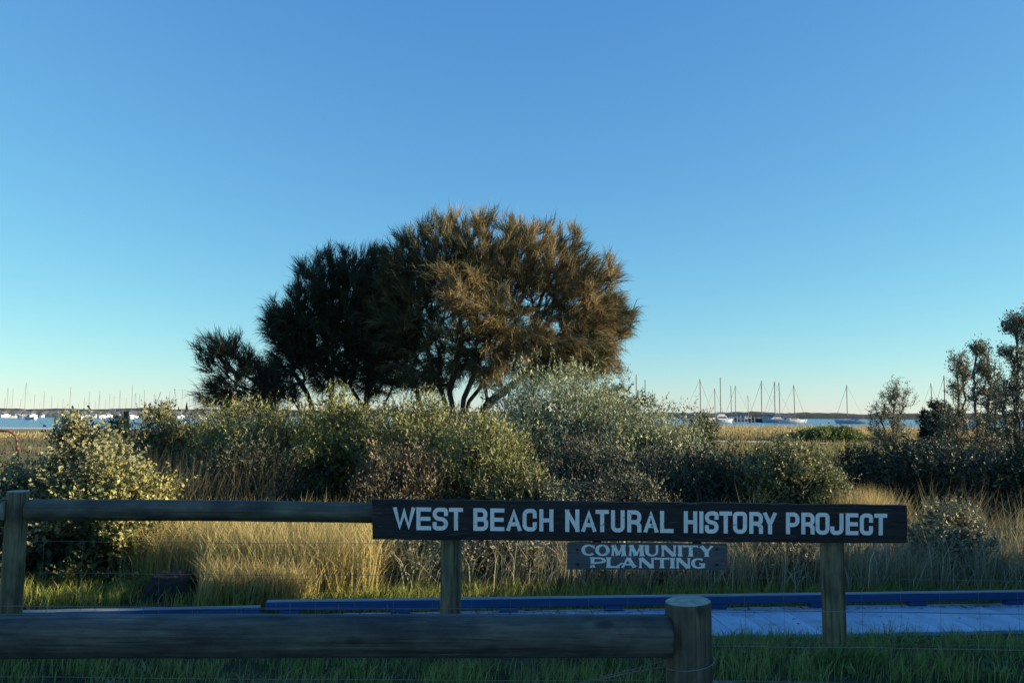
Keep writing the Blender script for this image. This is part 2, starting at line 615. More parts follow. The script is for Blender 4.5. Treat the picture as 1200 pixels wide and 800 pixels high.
nz = lambda x, s: 0.5 + 0.25 * math.sin(x / s) + 0.25 * math.sin(x / s * 2.7 + 1.1)
o = far_strip('far_shore', -1500, 1500, 760, 90, SEA - 0.5, lambda x: 4.4 + 1.9 * nz(x, 31) + 0.5 * nz(x, 7), M['far'], 4)
tag(o, kind='structure')
o = far_strip('breakwater', -420, -120, 430, 8, SEA - 0.4, lambda x: 3.4 + 0.4 * nz(x, 9) + 0.3 * nz(x, 3), M['breakwater'], 1.2)
tag(o, 'long grey rock breakwater behind the moored boats', 'breakwater')


# ------------------------------------------------------------------ boardwalk
TH = math.atan(0.083)
BW_E = Vector((math.cos(TH), math.sin(TH), 0)); BW_N = Vector((-math.sin(TH), math.cos(TH), 0))
BW_O = Vector((2.9, 6.44, 0))                       # on the near edge of the deck


def bw(u, w, z):
    return BW_O + BW_E * u + BW_N * w + Vector((0, 0, z))


BW_M = Matrix(((BW_E.x, BW_N.x, 0, 0), (BW_E.y, BW_N.y, 0, 0), (0, 0, 1, 0), (0, 0, 0, 1)))


def box_mesh(name, sx, sy, sz, mat, bevel=0.0, jit=0.0):
    import bmesh
    b = bmesh.new()
    bmesh.ops.create_cube(b, size=1.0)
    for v in b.verts:
        v.co = Vector((v.co.x * sx, v.co.y * sy, v.co.z * sz))
        if jit: v.co += Vector([random.uniform(-jit, jit) for _ in range(3)])
    if bevel: bmesh.ops.bevel(b, geom=list(b.edges), offset=bevel, segments=1, affect='EDGES')
    me = bpy.data.meshes.new(name); b.to_mesh(me); b.free()
    me.materials.append(mat)
    return me


def build_boardwalk():
    root = bpy.data.objects.new('boardwalk', None)
    root.location = bw(0, 0, -0.36); COL.objects.link(root)
    tag(root, kind='structure')
    pitch = 0.142
    W = 0.88
    variants = [box_mesh('deck_plank', 0.1375, W, 0.032, M['plank'], 0.004, 0.0015) for _ in range(5)]
    u0 = -8.6
    for k in range(86):
        u = u0 + k * pitch
        left = u < -4.93
        z = -0.316 - (0.05 + 0.006 * (-4.93 - u) if left else 0) + random.uniform(-0.0025, 0.0025)
        m = Matrix.Translation(bw(u, W / 2 + random.uniform(-0.006, 0.006), z)) @ BW_M @ Matrix.Rotation(random.uniform(-0.004, 0.004), 4, 'Z')
        link('deck_plank', variants[k % 5], root, m)
    # edge board below the near side
    for (a, b_) in ((-8.6, -4.95), (-4.9, 1.1), (1.13, 3.7)):
        zz = -0.352 if a > -5 else -0.415
        me = box_mesh('edge_board', b_ - a, 0.03, 0.05, M['kerb'], 0.003)
        link('edge_board', me, root, Matrix.Translation(bw((a + b_) / 2, 0.03, zz - 0.02)) @ BW_M)
    # kerb rails on blocks along the far side
    for (a, b_, za, zb) in ((-8.6, -4.95, -0.285, -0.262), (-4.90, 1.9, -0.2185, -0.2185), (1.93, 3.9, -0.212, -0.212)):
        L = b_ - a
        me = box_mesh('kerb_rail', L, 0.075, 0.075, M['kerb'], 0.006)
        me.materials.append(M['kerb_top'])
        for p in me.polygons:
            if p.normal.z > 0.6: p.material_index = 1
        slope = Matrix.Rotation(-math.atan2(zb - za, L), 4, 'Y')
        link('kerb_rail', me, root, Matrix.Translation(bw((a + b_) / 2, 0.84, (za + zb) / 2)) @ BW_M @ slope)
    blk = box_mesh('kerb_block', 0.16, 0.07, 0.042, M['kerb'], 0.003)
    for u in np.arange(-4.7, 3.6, 0.92):
        link('kerb_block', blk, root, Matrix.Translation(bw(u, 0.838, -0.2785)) @ BW_M)
    return root


build_boardwalk()


# ------------------------------------------------------------------ round timber
def log_mesh(name, r0, r1, L, mat, end_mat=None, sides=56, rings=24, wob=0.02, bow=0.0, round_ends=0.012, slant=0.0, seed=0):
    rs = np.random.default_rng(seed)
    ang = np.arange(sides) / sides * 2 * PI
    ph = rs.uniform(0, 6.28, 10)
    zs = [0.0, round_ends * 0.35, round_ends] + list(np.linspace(0, L, rings)[1:-1]) + [L - round_ends, L - round_ends * 0.35, L]
    v = []
    for k, z in enumerate(zs):
        t = z / L
        r = r0 + (r1 - r0) * t
        if k in (0, len(zs) - 1): r -= round_ends * 0.75
        elif k in (1, len(zs) - 2): r -= round_ends * 0.22
        rr = r * (1 + wob * np.sin(2 * ang + ph[0] + 0.5 * t) + 0.6 * wob * np.sin(3 * ang + ph[1] + 2 * t) + 0.5 * wob * np.sin(7 * z + ph[2]) + 0.25 * wob * rs.normal(size=sides))
        # a couple of drying checks: shallow grooves along the log
        for c in range(7):
            dd = (ang - ph[3 + c] - 0.10 * math.sin(1.5 * z + c) - 0.03 * math.sin(9 * z + 2 * c)); dd = (dd + PI) % (2 * PI) - PI
            rr = rr - r * 0.085 * np.exp(-(dd / 0.055) ** 2) * max(0, math.sin(PI * min(1, max(0, (t - 0.09 * c) / (0.35 + 0.06 * c)))))
        bx = bow * math.sin(PI * t)
        zz = np.full(sides, z)
        if slant and k >= len(zs) - 3: zz = z - slant * (np.cos(ang)) * r
        v.append(np.stack([rr * np.cos(ang) + bx, rr * np.sin(ang), zz], 1))
    n = len(zs)
    v = np.concatenate(v + [np.array([[0, 0, 0], [0, 0, L]])])
    i = (np.arange(n - 1)[:, None] * sides + np.arange(sides)[None])
    i2 = (np.arange(n - 1)[:, None] * sides + (np.arange(sides)[None] + 1) % sides)
    quads = np.stack([i, i2, i2 + sides, i + sides], -1).reshape(-1, 4)
    a = np.arange(sides); b = (a + 1) % sides
    t0 = np.stack([b, a, np.full(sides, n * sides)], 1)
    top = (n - 1) * sides
    t1 = np.stack([a + top, b + top, np.full(sides, n * sides + 1)], 1)
    me = mesh_np(name, v, np.concatenate([quads.ravel(), t0.ravel(), t1.ravel()]),
                 np.concatenate([np.full(len(quads), 4), np.full(2 * sides, 3)]), mat, smooth=True)
    if end_mat:
        me.materials.append(end_mat)
        idx = np.zeros(len(me.polygons), np.int32)
        idx[len(quads):] = 1
        idx[len(quads) - sides * 1:len(quads)] = 1
        me.polygons.foreach_set('material_index', idx)
    return me


def axis_matrix(a, b, roll=0.0):
    d = (Vector(b) - Vector(a))
    q = d.to_track_quat('Z', 'Y')
    return Matrix.Translation(a) @ q.to_matrix().to_4x4() @ Matrix.Rotation(roll, 4, 'Z')


def wire_mesh(name, pts, r, mat, sides=5):
    g = Geo()
    p = np.array([tuple(x) for x in pts], float)
    n = len(p) - 1
    g.tubes(p[:-1], p[1:], np.full(n, r), np.full(n, r), np.ones((n, 3)), sides)
    return g.mesh(name, mat, True)


def sagged(a, b, sag, n=14, jit=0.002):
    out = []
    for k in range(n + 1):
        t = k / n
        p = Vector(a).lerp(Vector(b), t)
        p.z -= sag * 4 * t * (1 - t)
        p += Vector((0, random.uniform(-jit, jit), random.uniform(-jit, jit)))
        out.append(p)
    return out


# near log barrier
Y1 = 3.30
def build_near_fence():
    px_post = at(808, 730, Y1)
    root = empty('log_barrier', (px_post.x, Y1, 0), 'low thick log barrier nearest the camera, its rail ending at a stout post', 'barrier')
    r = 0.092
    ztop = at(808, 703, Y1).z
    me = log_mesh('post', r * 1.01, r * 0.99, ztop + 0.3, M['near_post'], M['end_grain'], wob=0.012, slant=0.05, round_ends=0.010, seed=3)
    link('post', me, root, Matrix.Translation((px_post.x, Y1, -0.3)) @ Matrix.Rotation(PI, 4, 'Z') @ Matrix.Rotation(R(0.3), 4, 'Y'))
    a = at(786, 744.4, Y1 - 0.012); b = at(-330, 745.5, Y1 - 0.012)
    rail = log_mesh('rail', 0.0835, 0.087, (b - a).length, M['near_log'], M['end_grain'], rings=110, wob=0.016, round_ends=0.016, bow=0.006, seed=8)
    link('rail', rail, root, axis_matrix(a, b, 0.6))
    p2 = at(-345, 744, Y1)
    link('post', me, root, Matrix.Translation((p2.x, Y1, -0.3)))
    yb = Y1 + 0.105
    for z, sag in ((0.59, 0.004), (0.446, 0.006), (0.305, 0.006), (0.15, 0.004)):
        link('wire_strand', wire_mesh('wire_strand', sagged((px_post.x, yb, z), (4.2, yb, z - 0.01), sag), 0.0013, M['wire']), root)
        link('wire_strand', wire_mesh('wire_strand', sagged((p2.x, yb, z + 0.005), (px_post.x, yb, z), sag), 0.0013, M['wire']), root)
    st = wire_mesh('stay_wire', [(0, 0, 0.15), (0.002, 0, 0.35), (0, 0, 0.6)], 0.0011, M['wire'])
    for k in range(10):
        link('stay_wire', st, root, Matrix.Translation((-2.34 + k * 0.203, yb, 0.004)))
    # wire tied round the post
    pts = []
    for k in range(15):
        t = k / 14; an = R(20) - t * R(220)
        pts.append((px_post.x + 0.0955 * math.cos(an), Y1 + 0.0955 * math.sin(an), 0.432 - 0.05 * t))
    pts.append(tuple(at(745, 786, Y1 + 0.02))); pts.append(tuple(at(705, 795, Y1 + 0.06))); pts.append(tuple(at(640, 808, Y1 + 0.10)))
    link('tie_wire', wire_mesh('tie_wire', pts, 0.0021, M['wire']), root)
    pts = [at(786, 771, Y1 + 0.03), at(745, 783, Y1 + 0.06), at(708, 792, Y1 + 0.09), at(650, 806, Y1 + 0.10)]
    link('tie_wire', wire_mesh('tie_wire', pts, 0.0017, M['wire']), root)


build_near_fence()

# sign fence
Y2 = 4.65
def build_sign_fence():
    root = empty('rail_fence', (at(530, 700, Y2).x, Y2, 0), 'round timber post and rail fence carrying the big sign board', 'fence')
    def post(pt, pb, yt, dia, seed, name='post'):
        top = at(pt, yt, Y2); bot = at(pb, 770, Y2)
        bot.z = -0.3; top.z = top.z
        bx = top.x + (at(pb, 765, Y2).x - at(pt, 765, Y2).x)
        a = Vector((bx, Y2, -0.3))
        me = log_mesh('post', dia / 2 * 1.03, dia / 2 * 0.98, (top - a).length, M['post'], M['end_grain'], wob=0.012, round_ends=0.006, seed=seed)
        link('post', me, root, axis_matrix(a, top, seed))
    post(21.5, 20, 575, 0.118, 21)
    post(529.5, 529, 589, 0.118, 22)
    post(973.5, 973.5, 593, 0.127, 23)
    a = at(33, 597.5, Y2 - 0.04); b = at(440, 600.6, Y2 - 0.0)
    link('rail', log_mesh('rail', 0.060, 0.057, (b - a).length, M['far_log'], M['end_grain'], rings=40, wob=0.014, round_ends=0.008, bow=0.006, seed=31), root, axis_matrix(a, b, 1.0))
    a = at(5, 597.5, Y2 - 0.04); b = at(-330, 594, Y2)
    link('rail', log_mesh('rail', 0.060, 0.057, (b - a).length, M['far_log'], M['end_grain'], rings=30, wob=0.014, round_ends=0.008, seed=32), root, axis_matrix(a, b, 1.0))
    yb = Y2 + 0.072
    xs = [at(21, 600, Y2).x, at(529, 600, Y2).x, at(973, 600, Y2).x, 5.6]
    for z, s in ((0.64, 0.004), (0.465, 0.012), (0.27, 0.008), (0.09, 0.004)):
        for k in range(3):
            link('wire_strand', wire_mesh('wire_strand', sagged((xs[k], yb, z + random.uniform(-.006, .006)), (xs[k + 1], yb, z - (0.02 if k == 2 else 0)), s if k else s * 0.5), 0.0012, M['wire']), root)
    link('wire_strand', wire_mesh('wire_strand', sagged((xs[2], yb, 0.745), (xs[3], yb, 0.735), 0.002), 0.0016, M['wire']), root)
    st = wire_mesh('stay_wire', [(0, 0, 0.085), (0.004, 0.002, 0.27), (-0.003, 0, 0.465), (0, 0, 0.645)], 0.0009, M['wire'])
    x = xs[0] + 0.12
    while x < 4.2:
        if min(abs(x - q) for q in xs) > 0.075:
            link('stay_wire', st, root, Matrix.Translation((x, yb, random.uniform(-0.006, 0.004))))
        x += 0.226


build_sign_fence()


# ------------------------------------------------------------------ lettering
def rounded(path, rpx):
    out = []
    n = len(path)
    for k, p in enumerate(path):
        if len(p) == 2 or k in (0, n - 1):
            out.append((p[0], p[1])); continue
        a = np.array(path[k - 1][:2]); b = np.array(p[:2]); c = np.array(path[k + 1][:2])
        r = min(rpx * p[2], np.linalg.norm(a - b) * 0.5, np.linalg.norm(c - b) * 0.5)
        u = (a - b) / np.linalg.norm(a - b); w = (c - b) / np.linalg.norm(c - b)
        p0, p1 = b + u * r, b + w * r
        for j in range(7):
            t = j / 6
            # circular arc for right angles
            ca = b + (u + w) * r
            q = ca - w * r * math.cos(t * PI / 2) - u * r * math.sin(t * PI / 2)
            out.append(tuple(q))
    return out


def thick_strip(path, w0, closed=False, wfun=None, cap=0.0):
    p = np.array(path, float)
    if not closed and cap:
        d0 = p[0] - p[1]; d1 = p[-1] - p[-2]
        p[0] += d0 / np.linalg.norm(d0) * cap; p[-1] += d1 / np.linalg.norm(d1) * cap
    n = len(p)
    L, Rr = [], []
    for k in range(n):
        if closed:
            a, c = p[(k - 1) % n], p[(k + 1) % n]
        else:
            a, c = p[max(k - 1, 0)], p[min(k + 1, n - 1)]
        d1 = p[k] - a; d2 = c - p[k]
        d1 = d1 / np.linalg.norm(d1) if np.linalg.norm(d1) > 1e-9 else d2 / np.linalg.norm(d2)
        d2 = d2 / np.linalg.norm(d2) if np.linalg.norm(d2) > 1e-9 else d1
        t = d1 + d2
        t = t / max(np.linalg.norm(t), 1e-6)
        nn = np.array([-t[1], t[0]])
        co = max(0.42, nn @ np.array([-d1[1], d1[0]]))
        w = w0 if wfun is None else wfun(k / max(n - 1, 1), t)
        L.append(p[k] + nn * w / 2 / co); Rr.append(p[k] - nn * w / 2 / co)
    return L, Rr


GL = {
    'W': [[(0, 1), (.25, 0), (.5, .86), (.75, 0), (1, 1)]],
    'E': [[(1, 1), (0, 1), (0, 0), (1, 0)], [(0, .5), (.94, .5)]],
    'S': [[(1, .76), (1, 1, 1), (0, 1, 1), (0, .53, 1), (1, .47, 1), (1, 0, 1), (0, 0, 1), (0, .24)]],
    'T': [[(0, 1), (1, 1)], [(.5, 1), (.5, 0)]],
    'B': [[(0, 0), (0, 1)], [(.0, 1), (.93, 1, .8), (.93, .52, .8), (0.0, .52)], [(0, .5), (1, .5, .8), (1, 0, .8), (0, 0)]],
    'A': [[(0, 0), (.5, 1), (1, 0)], [(.2, .27), (.8, .27)]],
    'C': [[(1, .70), (1, 1, 1), (0, 1, 1), (0, 0, 1), (1, 0, 1), (1, .30)]],
    'H': [[(0, 0), (0, 1)], [(1, 0), (1, 1)], [(0, .5), (1, .5)]],
    'N': [[(0, 0), (0, 1)], [(1, 0), (1, 1)], [(0, 1), (1, 0)]],
    'U': [[(0, 1), (0, 0, 1), (1, 0, 1), (1, 1)]],
    'R': [[(0, 0), (0, 1)], [(0, 1), (1, 1, 1), (1, .46, 1), (0, .46)], [(.5, .46), (.8, .42), (1, .26), (1, 0)]],
    'L': [[(0, 1), (0, 0), (1, 0)]],
    'I': [[(.5, 0), (.5, 1)]],
    'O': [[(.5, 1), (0, 1, 1), (0, 0, 1), (1, 0, 1), (1, 1, 1), (.5, 1)]],
    'Y': [[(0, 1), (.5, .42), (1, 1)], [(.5, .42), (.5, 0)]],
    'P': [[(0, 0), (0, 1)], [(0, 1), (1, 1, 1), (1, .42, 1), (0, .42)]],
    'J': [[(1, 1), (1, 0, 1), (0, 0, 1), (0, .26)]],
}


def solid_strips(name, strips, to_world, inv, depth, mat):
    """strips: list of (L, R, closed) in photo pixels, made into raised slabs."""
    V, F = [], []
    for k, (L, Rr, closed) in enumerate(strips):
        n = len(L); b = len(V)
        dz = depth + 0.0004 * k
        for q in list(L) + list(Rr):
            w = to_world(q[0], q[1]); V.append(inv @ (w + Vector((0, -dz, 0))))
        for q in list(L) + list(Rr):
            w = to_world(q[0], q[1]); V.append(inv @ (w + Vector((0, 0.002, 0))))
        m = 2 * n
        for i in range(n - (0 if closed else 1)):
            j = (i + 1) % n
            F.append((b + i, b + n + i, b + n + j, b + j))
            F.append((b + i, b + j, b + m + j, b + m + i))
            F.append((b + n + j, b + n + i, b + m + n + i, b + m + n + j))
        if not closed:
            F.append((b, b + m, b + m + n, b + n))
            e = n - 1
            F.append((b + e, b + n + e, b + m + n + e, b + m + e))
    me = bpy.data.meshes.new(name)
    me.from_pydata([tuple(v) for v in V], [], F)
    me.materials.append(mat)
    me.update()
    return me


def board_mesh(name, corners_px, Yf, thick, inv, mat, nx=40, nz=4, rough=0.0015):
    """A board whose front is seen at the four pixel corners; long edges slightly worn."""
    tl, tr, br, bl = [np.array(c, float) for c in corners_px]
    g = np.zeros((nx + 1, nz + 1, 2))
    for i in range(nx + 1):
        for j in range(nz + 1):
            s, t = i / nx, j / nz
            g[i, j] = (tl * (1 - s) + tr * s) * (1 - t) + (bl * (1 - s) + br * s) * t
            if j in (0, nz): g[i, j, 1] += random.uniform(-0.45, 0.45)
            if i in (0, nx): g[i, j, 0] += random.uniform(-0.7, 0.7)
    V = []
    for back in (0, 1):
        for i in range(nx + 1):
            for j in range(nz + 1):
                w = at(g[i, j, 0], g[i, j, 1], Yf)
                edge = (i in (0, nx)) or (j in (0, nz))
                w.y += thick if back else (0.003 if edge else 0) + random.uniform(0, rough) * (0 if not edge else 1)
                V.append(inv @ w)
    F = []
    s = (nx + 1) * (nz + 1)
    ix = lambda i, j: i * (nz + 1) + j
    for i in range(nx):
        for j in range(nz):
            F.append((ix(i, j), ix(i, j + 1), ix(i + 1, j + 1), ix(i + 1, j)))
            F.append((s + ix(i, j), s + ix(i + 1, j), s + ix(i + 1, j + 1), s + ix(i, j + 1)))
    for i in range(nx):
        F.append((ix(i, 0), ix(i + 1, 0), s + ix(i + 1, 0), s + ix(i, 0)))
        F.append((ix(i, nz), s + ix(i, nz), s + ix(i + 1, nz), ix(i + 1, nz)))
    for j in range(nz):
        F.append((ix(0, j), s + ix(0, j), s + ix(0, j + 1), ix(0, j + 1)))
        F.append((ix(nx, j), ix(nx, j + 1), s + ix(nx, j + 1), s + ix(nx, j)))
    me = bpy.data.meshes.new(name)
    me.from_pydata([tuple(v) for v in V], [], F)
    me.materials.append(mat); me.update()
    return me


def bolt(parent, px, py, Y, r=0.008):
    me = log_mesh('bolt', r, r * 0.9, 0.012, M['bolt'], sides=10, rings=3, wob=0, round_ends=0.002)
    p = at(px, py, Y)
    link('bolt', me, parent, axis_matrix(p + Vector((0, 0.004, 0)), p + Vector((0, -0.008, 0))))


def build_big_sign():
    Yf = Y2 - 0.115
    c = at(749, 612, Yf)
    root = empty('name_sign', c, 'long dark timber sign board with painted words WEST BEACH NATURAL HISTORY PROJECT', 'sign')
    inv = Matrix.Translation(c).inverted()
    me = board_mesh('board', ((435.5, 585), (1063.5, 592), (1063, 636.5), (436, 631.8)), Yf, 0.045, inv, M['sign_wood'])
    link('board', me, root, Matrix.Translation(c))
    text = [('W', 460.8, 486.5), ('E', 488, 505.5), ('S', 507, 525), ('T', 526, 542.8), ('B', 554.7, 572), ('E', 574.5, 591.3),
            ('A', 593.5, 611), ('C', 612.4, 629), ('H', 632, 648.5), ('N', 662.4, 678.9), ('A', 681.5, 698.6), ('T', 697.6, 713.7),
            ('U', 716, 732), ('R', 735, 751.5), ('A', 754.5, 771.3), ('L', 773.5, 789.4), ('H', 801.3, 817), ('I', 819.3, 824.4),
            ('S', 826, 842), ('T', 842.8, 858), ('O', 859, 875.3), ('R', 878, 894), ('Y', 894.6, 910), ('P', 921, 936.7),
            ('R', 939, 954.5), ('O', 955.6, 972), ('J', 973, 988.4), ('E', 991, 1006), ('C', 1007.5, 1023), ('T', 1024.3, 1039.8)]
    sw = 4.7
    tilt = (627.0 - 620.3) / (1040 - 460)
    for k, (ch, x0, x1) in enumerate(text):
        strips = []
        h = 26.6 - 1.2 * (x0 - 460) / 580
        base = lambda x: 620.3 + tilt * (x - 460)
        for path in GL[ch]:
            a = sw / 2
            W, H = x1 - x0 - sw, h - sw
            pts = [((p[0] * W, p[1] * H) + tuple(p[2:])) for p in path]
            pts = rounded(pts, W * 0.42)
            closed = ch == 'O'
            if closed: pts = pts[1:-1]
            diag = ch in 'WAY' and len(path) > 2
            L, Rr = thick_strip(pts, sw, closed, None, 0 if closed else sw / 2 * (0.9 if ch not in 'WAYN' else 1.0))
            cv = lambda q: (x0 + a + q[0], base(x0 + a + q[0]) - a - q[1])
            clampy = lambda q: (q[0], min(max(q[1], base(q[0]) - h), base(q[0])))
            Lp = [clampy(cv(q)) for q in L]; Rp = [clampy(cv(q)) for q in Rr]
            strips.append((Lp, Rp, closed))
        cx = at((x0 + x1) / 2, base(x0) - h / 2, Yf)
        iv = Matrix.Translation(cx).inverted()
        me = solid_strips('letter', strips, lambda X, Y: at(X, Y, Yf), iv, 0.0015, M['letter'])
        link('letter', me, root, Matrix.Translation(cx))
    for px in (524, 758, 980):
        bolt(root, px, 591 + (px - 524) * 0.011, Yf, 0.005); bolt(root, px, 628 + (px - 524) * 0.011, Yf, 0.005)


build_big_sign()


def build_small_sign():
    Yf = Y2 - 0.098
    c = at(759, 651, Yf)
    root = empty('planting_sign', c, 'small grey timber board lettered COMMUNITY PLANTING below the long dark sign', 'sign')
    inv = Matrix.Translation(c).inverted()
    me = board_mesh('board', ((665.3, 635.2), (851.2, 637.2), (853, 667.2), (664.8, 667)), Yf, 0.022, inv, M['small_wood'], nx=20)
    link('board', me, root, Matrix.Translation(c))
    for px in (700, 818):      # straps behind, screwed to the long sign
        p = at(px, 634, Yf + 0.045)
        link('strap', box_mesh('strap', 0.05, 0.018, 0.25, M['bolt'], 0.002), root, Matrix.Translation(p + Vector((0, 0.03, 0))))
    sx = 1 / 5.714
    TH_, TN = 4.3, 1.7
    def flare(th):
        def f(t, d):
            return th * (1 + 0.55 * abs(2 * t - 1) ** 4)
        return f
    def vert(t, d):        # calligraphic width: thick in verticals, thin in horizontals
        return TN + (TH_ - TN) * min(1, abs(d[1]) ** 1.3)
    def line(a, b, th, n=9):
        pts = [(a[0] + (b[0] - a[0]) * k / (n - 1), a[1] + (b[1] - a[1]) * k / (n - 1)) for k in range(n)]
        return pts, flare(th), False
    def arc(cx, cy, rx, ry, a0, a1, n=22, closed=False):
        return [(cx + rx * math.cos(R(a0 + (a1 - a0) * k / (n if closed else n - 1))), cy + ry * math.sin(R(a0 + (a1 - a0) * k / (n if closed else n - 1)))) for k in range(n)], vert, closed
    def glyph(ch, w, h):
        a = TH_ / 2
        if ch == 'C': return [arc(w * .56, h / 2, w * .56 - a, h / 2 - TN / 2, 42, 318), line((w * .93, h * .93), (w * .93, h * .66), 1.5)]
        if ch == 'O': return [arc(w / 2, h / 2, w / 2 - a, h / 2 - TN / 2, 0, 360, 28, True)]
        if ch == 'M': return [line((w * .16, 0), (w * .2, h), 2.4), line((w * .2, h), (w * .5, h * .08), TH_), line((w * .5, h * .08), (w * .8, h), 2.2), line((w * .84, 0), (w * .8, h), TH_)]
        if ch == 'U': return [([(a + .5, h), (a + .5, h * .45)] + arc(w * .5, h * .42, w * .5 - a - .5, h * .42 - TN / 2, 180, 360, 14)[0] + [(w - a - .5, h)], lambda t, d: (TH_ if t < .5 else 2.3) * abs(d[1]) + TN * (1 - abs(d[1])) + 0.6 * abs(2 * t - 1) ** 6, False)]
        if ch == 'N': return [line((w * .14, 0), (w * .14, h), 2.4), line((w * .14, h), (w * .86, 0), TH_), line((w * .86, 0), (w * .86, h), 2.4)]
        if ch == 'I': return [line((w / 2, 0), (w / 2, h), TH_)]
        if ch == 'T': return [line((w / 2, 0), (w / 2, h), TH_), line((0, h - 1), (w, h - 1), 2.0)]
        if ch == 'Y': return [line((w * .08, h), (w * .52, h * .42), TH_), line((w * .95, h), (w * .52, h * .42), 2.3), line((w * .52, 0), (w * .52, h * .5), TH_)]
        if ch == 'P': return [line((a, 0), (a, h), TH_), ([(a, h - 1)] + arc(w * .5, h * .70, w * .5 - a * .6, h * .30 - 1, 90, -90, 16)[0] + [(a, h * .40)], vert, False)]
        if ch == 'L': return [line((a, 0), (a, h), TH_), line((a, 1), (w * .95, 1), 2.0), ([(w * .75, 1.0), (w * .95, h * .30), (w * 1.12, h * .44), (w * 1.28, h * .42)], lambda t, d: 2.6 - 1.6 * t, False)]
        if ch == 'A': return [line((w * .12, 0), (w * .46, h), 2.3), line((w * .46, h), (w * .88, 0), TH_), line((w * .22, h * .32), (w * .72, h * .32), 1.8)]
        if ch == 'G': return [arc(w * .54, h / 2, w * .54 - a, h / 2 - TN / 2, 45, 330), line((w - a, h * .05), (w - a, h * .42), TH_), line((w * .6, h * .45), (w, h * .45), 1.6)]
    rows = [(638.2, 651.2, [('C', 150, 240), ('O', 243, 340), ('M', 342, 452), ('M', 458, 575), ('U', 574, 672), ('N', 680, 790), ('I', 796, 826), ('T', 833, 932), ('Y', 942, 1032)]),
            (653.0, 665.2, [('P', 213, 310), ('L', 320, 410), ('A', 412, 522), ('N', 530, 642), ('T', 640, 740), ('I', 744, 776), ('N', 780, 884), ('G', 885, 977)])]
    for (y0, y1, letters) in rows:
        for ch, a, b in letters:
            x0, x1 = 655 + a * sx, 655 + b * sx
            h = y1 - y0; tl = 0.0085
            base = lambda x: y1 + (x - 759) * tl
            strips = []
            for pts, wf, closed in glyph(ch, x1 - x0, h):
                L, Rr = thick_strip(pts, 1, closed, wf)
                cl = lambda q: (q[0], min(max(q[1], -0.4), h + 0.4))
                cv = lambda q: (x0 + q[0], base(x0 + q[0]) - q[1])
                strips.append(([cv(cl(q)) for q in L], [cv(cl(q)) for q in Rr], closed))
            cx = at((x0 + x1) / 2, (y0 + y1) / 2, Yf)
            me = solid_strips('letter', strips, lambda X, Y: at(X, Y, Yf), Matrix.Translation(cx).inverted(), 0.0015, M['letter'])
            link('letter', me, root, Matrix.Translation(cx))
    for px, py in ((676.5, 643.5), (677, 660.8), (840, 643), (840, 661)):
        bolt(root, px, py, Yf, 0.0075)


build_small_sign()


# ------------------------------------------------------------------ boulder, sticks, far-left furniture
def build_boulder():
    import bmesh
    b = bmesh.new()
    bmesh.ops.create_icosphere(b, subdivisions=4, radius=1)
    from mathutils import noise as mn
    for v in b.verts:
        p = v.co.copy()
        q = Vector((abs(p.x) ** 0.55 * math.copysign(1, p.x), abs(p.y) ** 0.6 * math.copysign(1, p.y), abs(p.z) ** 0.6 * math.copysign(1, p.z)))
        q *= 0.88 + 0.16 * mn.noise(p * 1.6 + Vector((3, 1, 7))) + 0.11 * mn.noise(p * 4) + 0.05 * mn.noise(p * 9) + 0.025 * mn.noise(p * 19)
        q.x *= 1 - 0.12 * q.z
        if q.x < 0 and q.z > 0: q.x += 0.25 * q.z * q.z * 0.6
        v.co = Vector((q.x * 0.245, q.y * 0.2, q.z * 0.25))
    me = bpy.data.meshes.new('boulder'); b.to_mesh(me); b.free()
    for p in me.polygons: p.use_smooth = True
    me.materials.append(M['rock'])
    c = at(200, 690, 7.75)
    o = link('boulder', me, None, Matrix.Translation((c.x, 7.75, -0.33)))
    tag(o, 'dark flat-topped boulder at the foot of the golden grass', 'boulder')


build_boulder()


def curve_stick(pts, r0, r1, g):
    p = np.array([tuple(x) for x in pts]); n = len(p) - 1
    r = np.linspace(r0, r1, n + 1)
    g.tubes(p[:-1], p[1:], r[:-1], r[1:], np.ones((n, 3)), 6)


def build_branch():
    g = Geo()
    Y = 7.9
    curve_stick([at(x, y, Y + 0.02 * k) for k, (x, y) in enumerate([(382, 672), (392, 664), (402, 655), (412, 653), (421, 656), (426, 664), (425, 668)])], 0.012, 0.006, g)
    curve_stick([at(x, y, Y) for (x, y) in [(384, 657), (392, 653), (401, 648), (412, 646)]], 0.006, 0.003, g)
    curve_stick([at(x, y, Y + .05) for (x, y) in [(401, 653), (408, 660), (415, 662), (419, 668)]], 0.006, 0.003, g)
    for k in range(14):
        x = random.uniform(300, 425); y = random.uniform(655, 690)
        curve_stick([at(x, y, Y - 0.1), at(x + random.uniform(15, 40), y - random.uniform(3, 22), Y + random.uniform(0, .3))], 0.004, 0.002, g)
    o = link('fallen_branch', g.mesh('fallen_branch', M['stick'], True))
    tag(o, 'pale curved dead branch lying in the grass right of the boulder', 'branch')


build_branch()


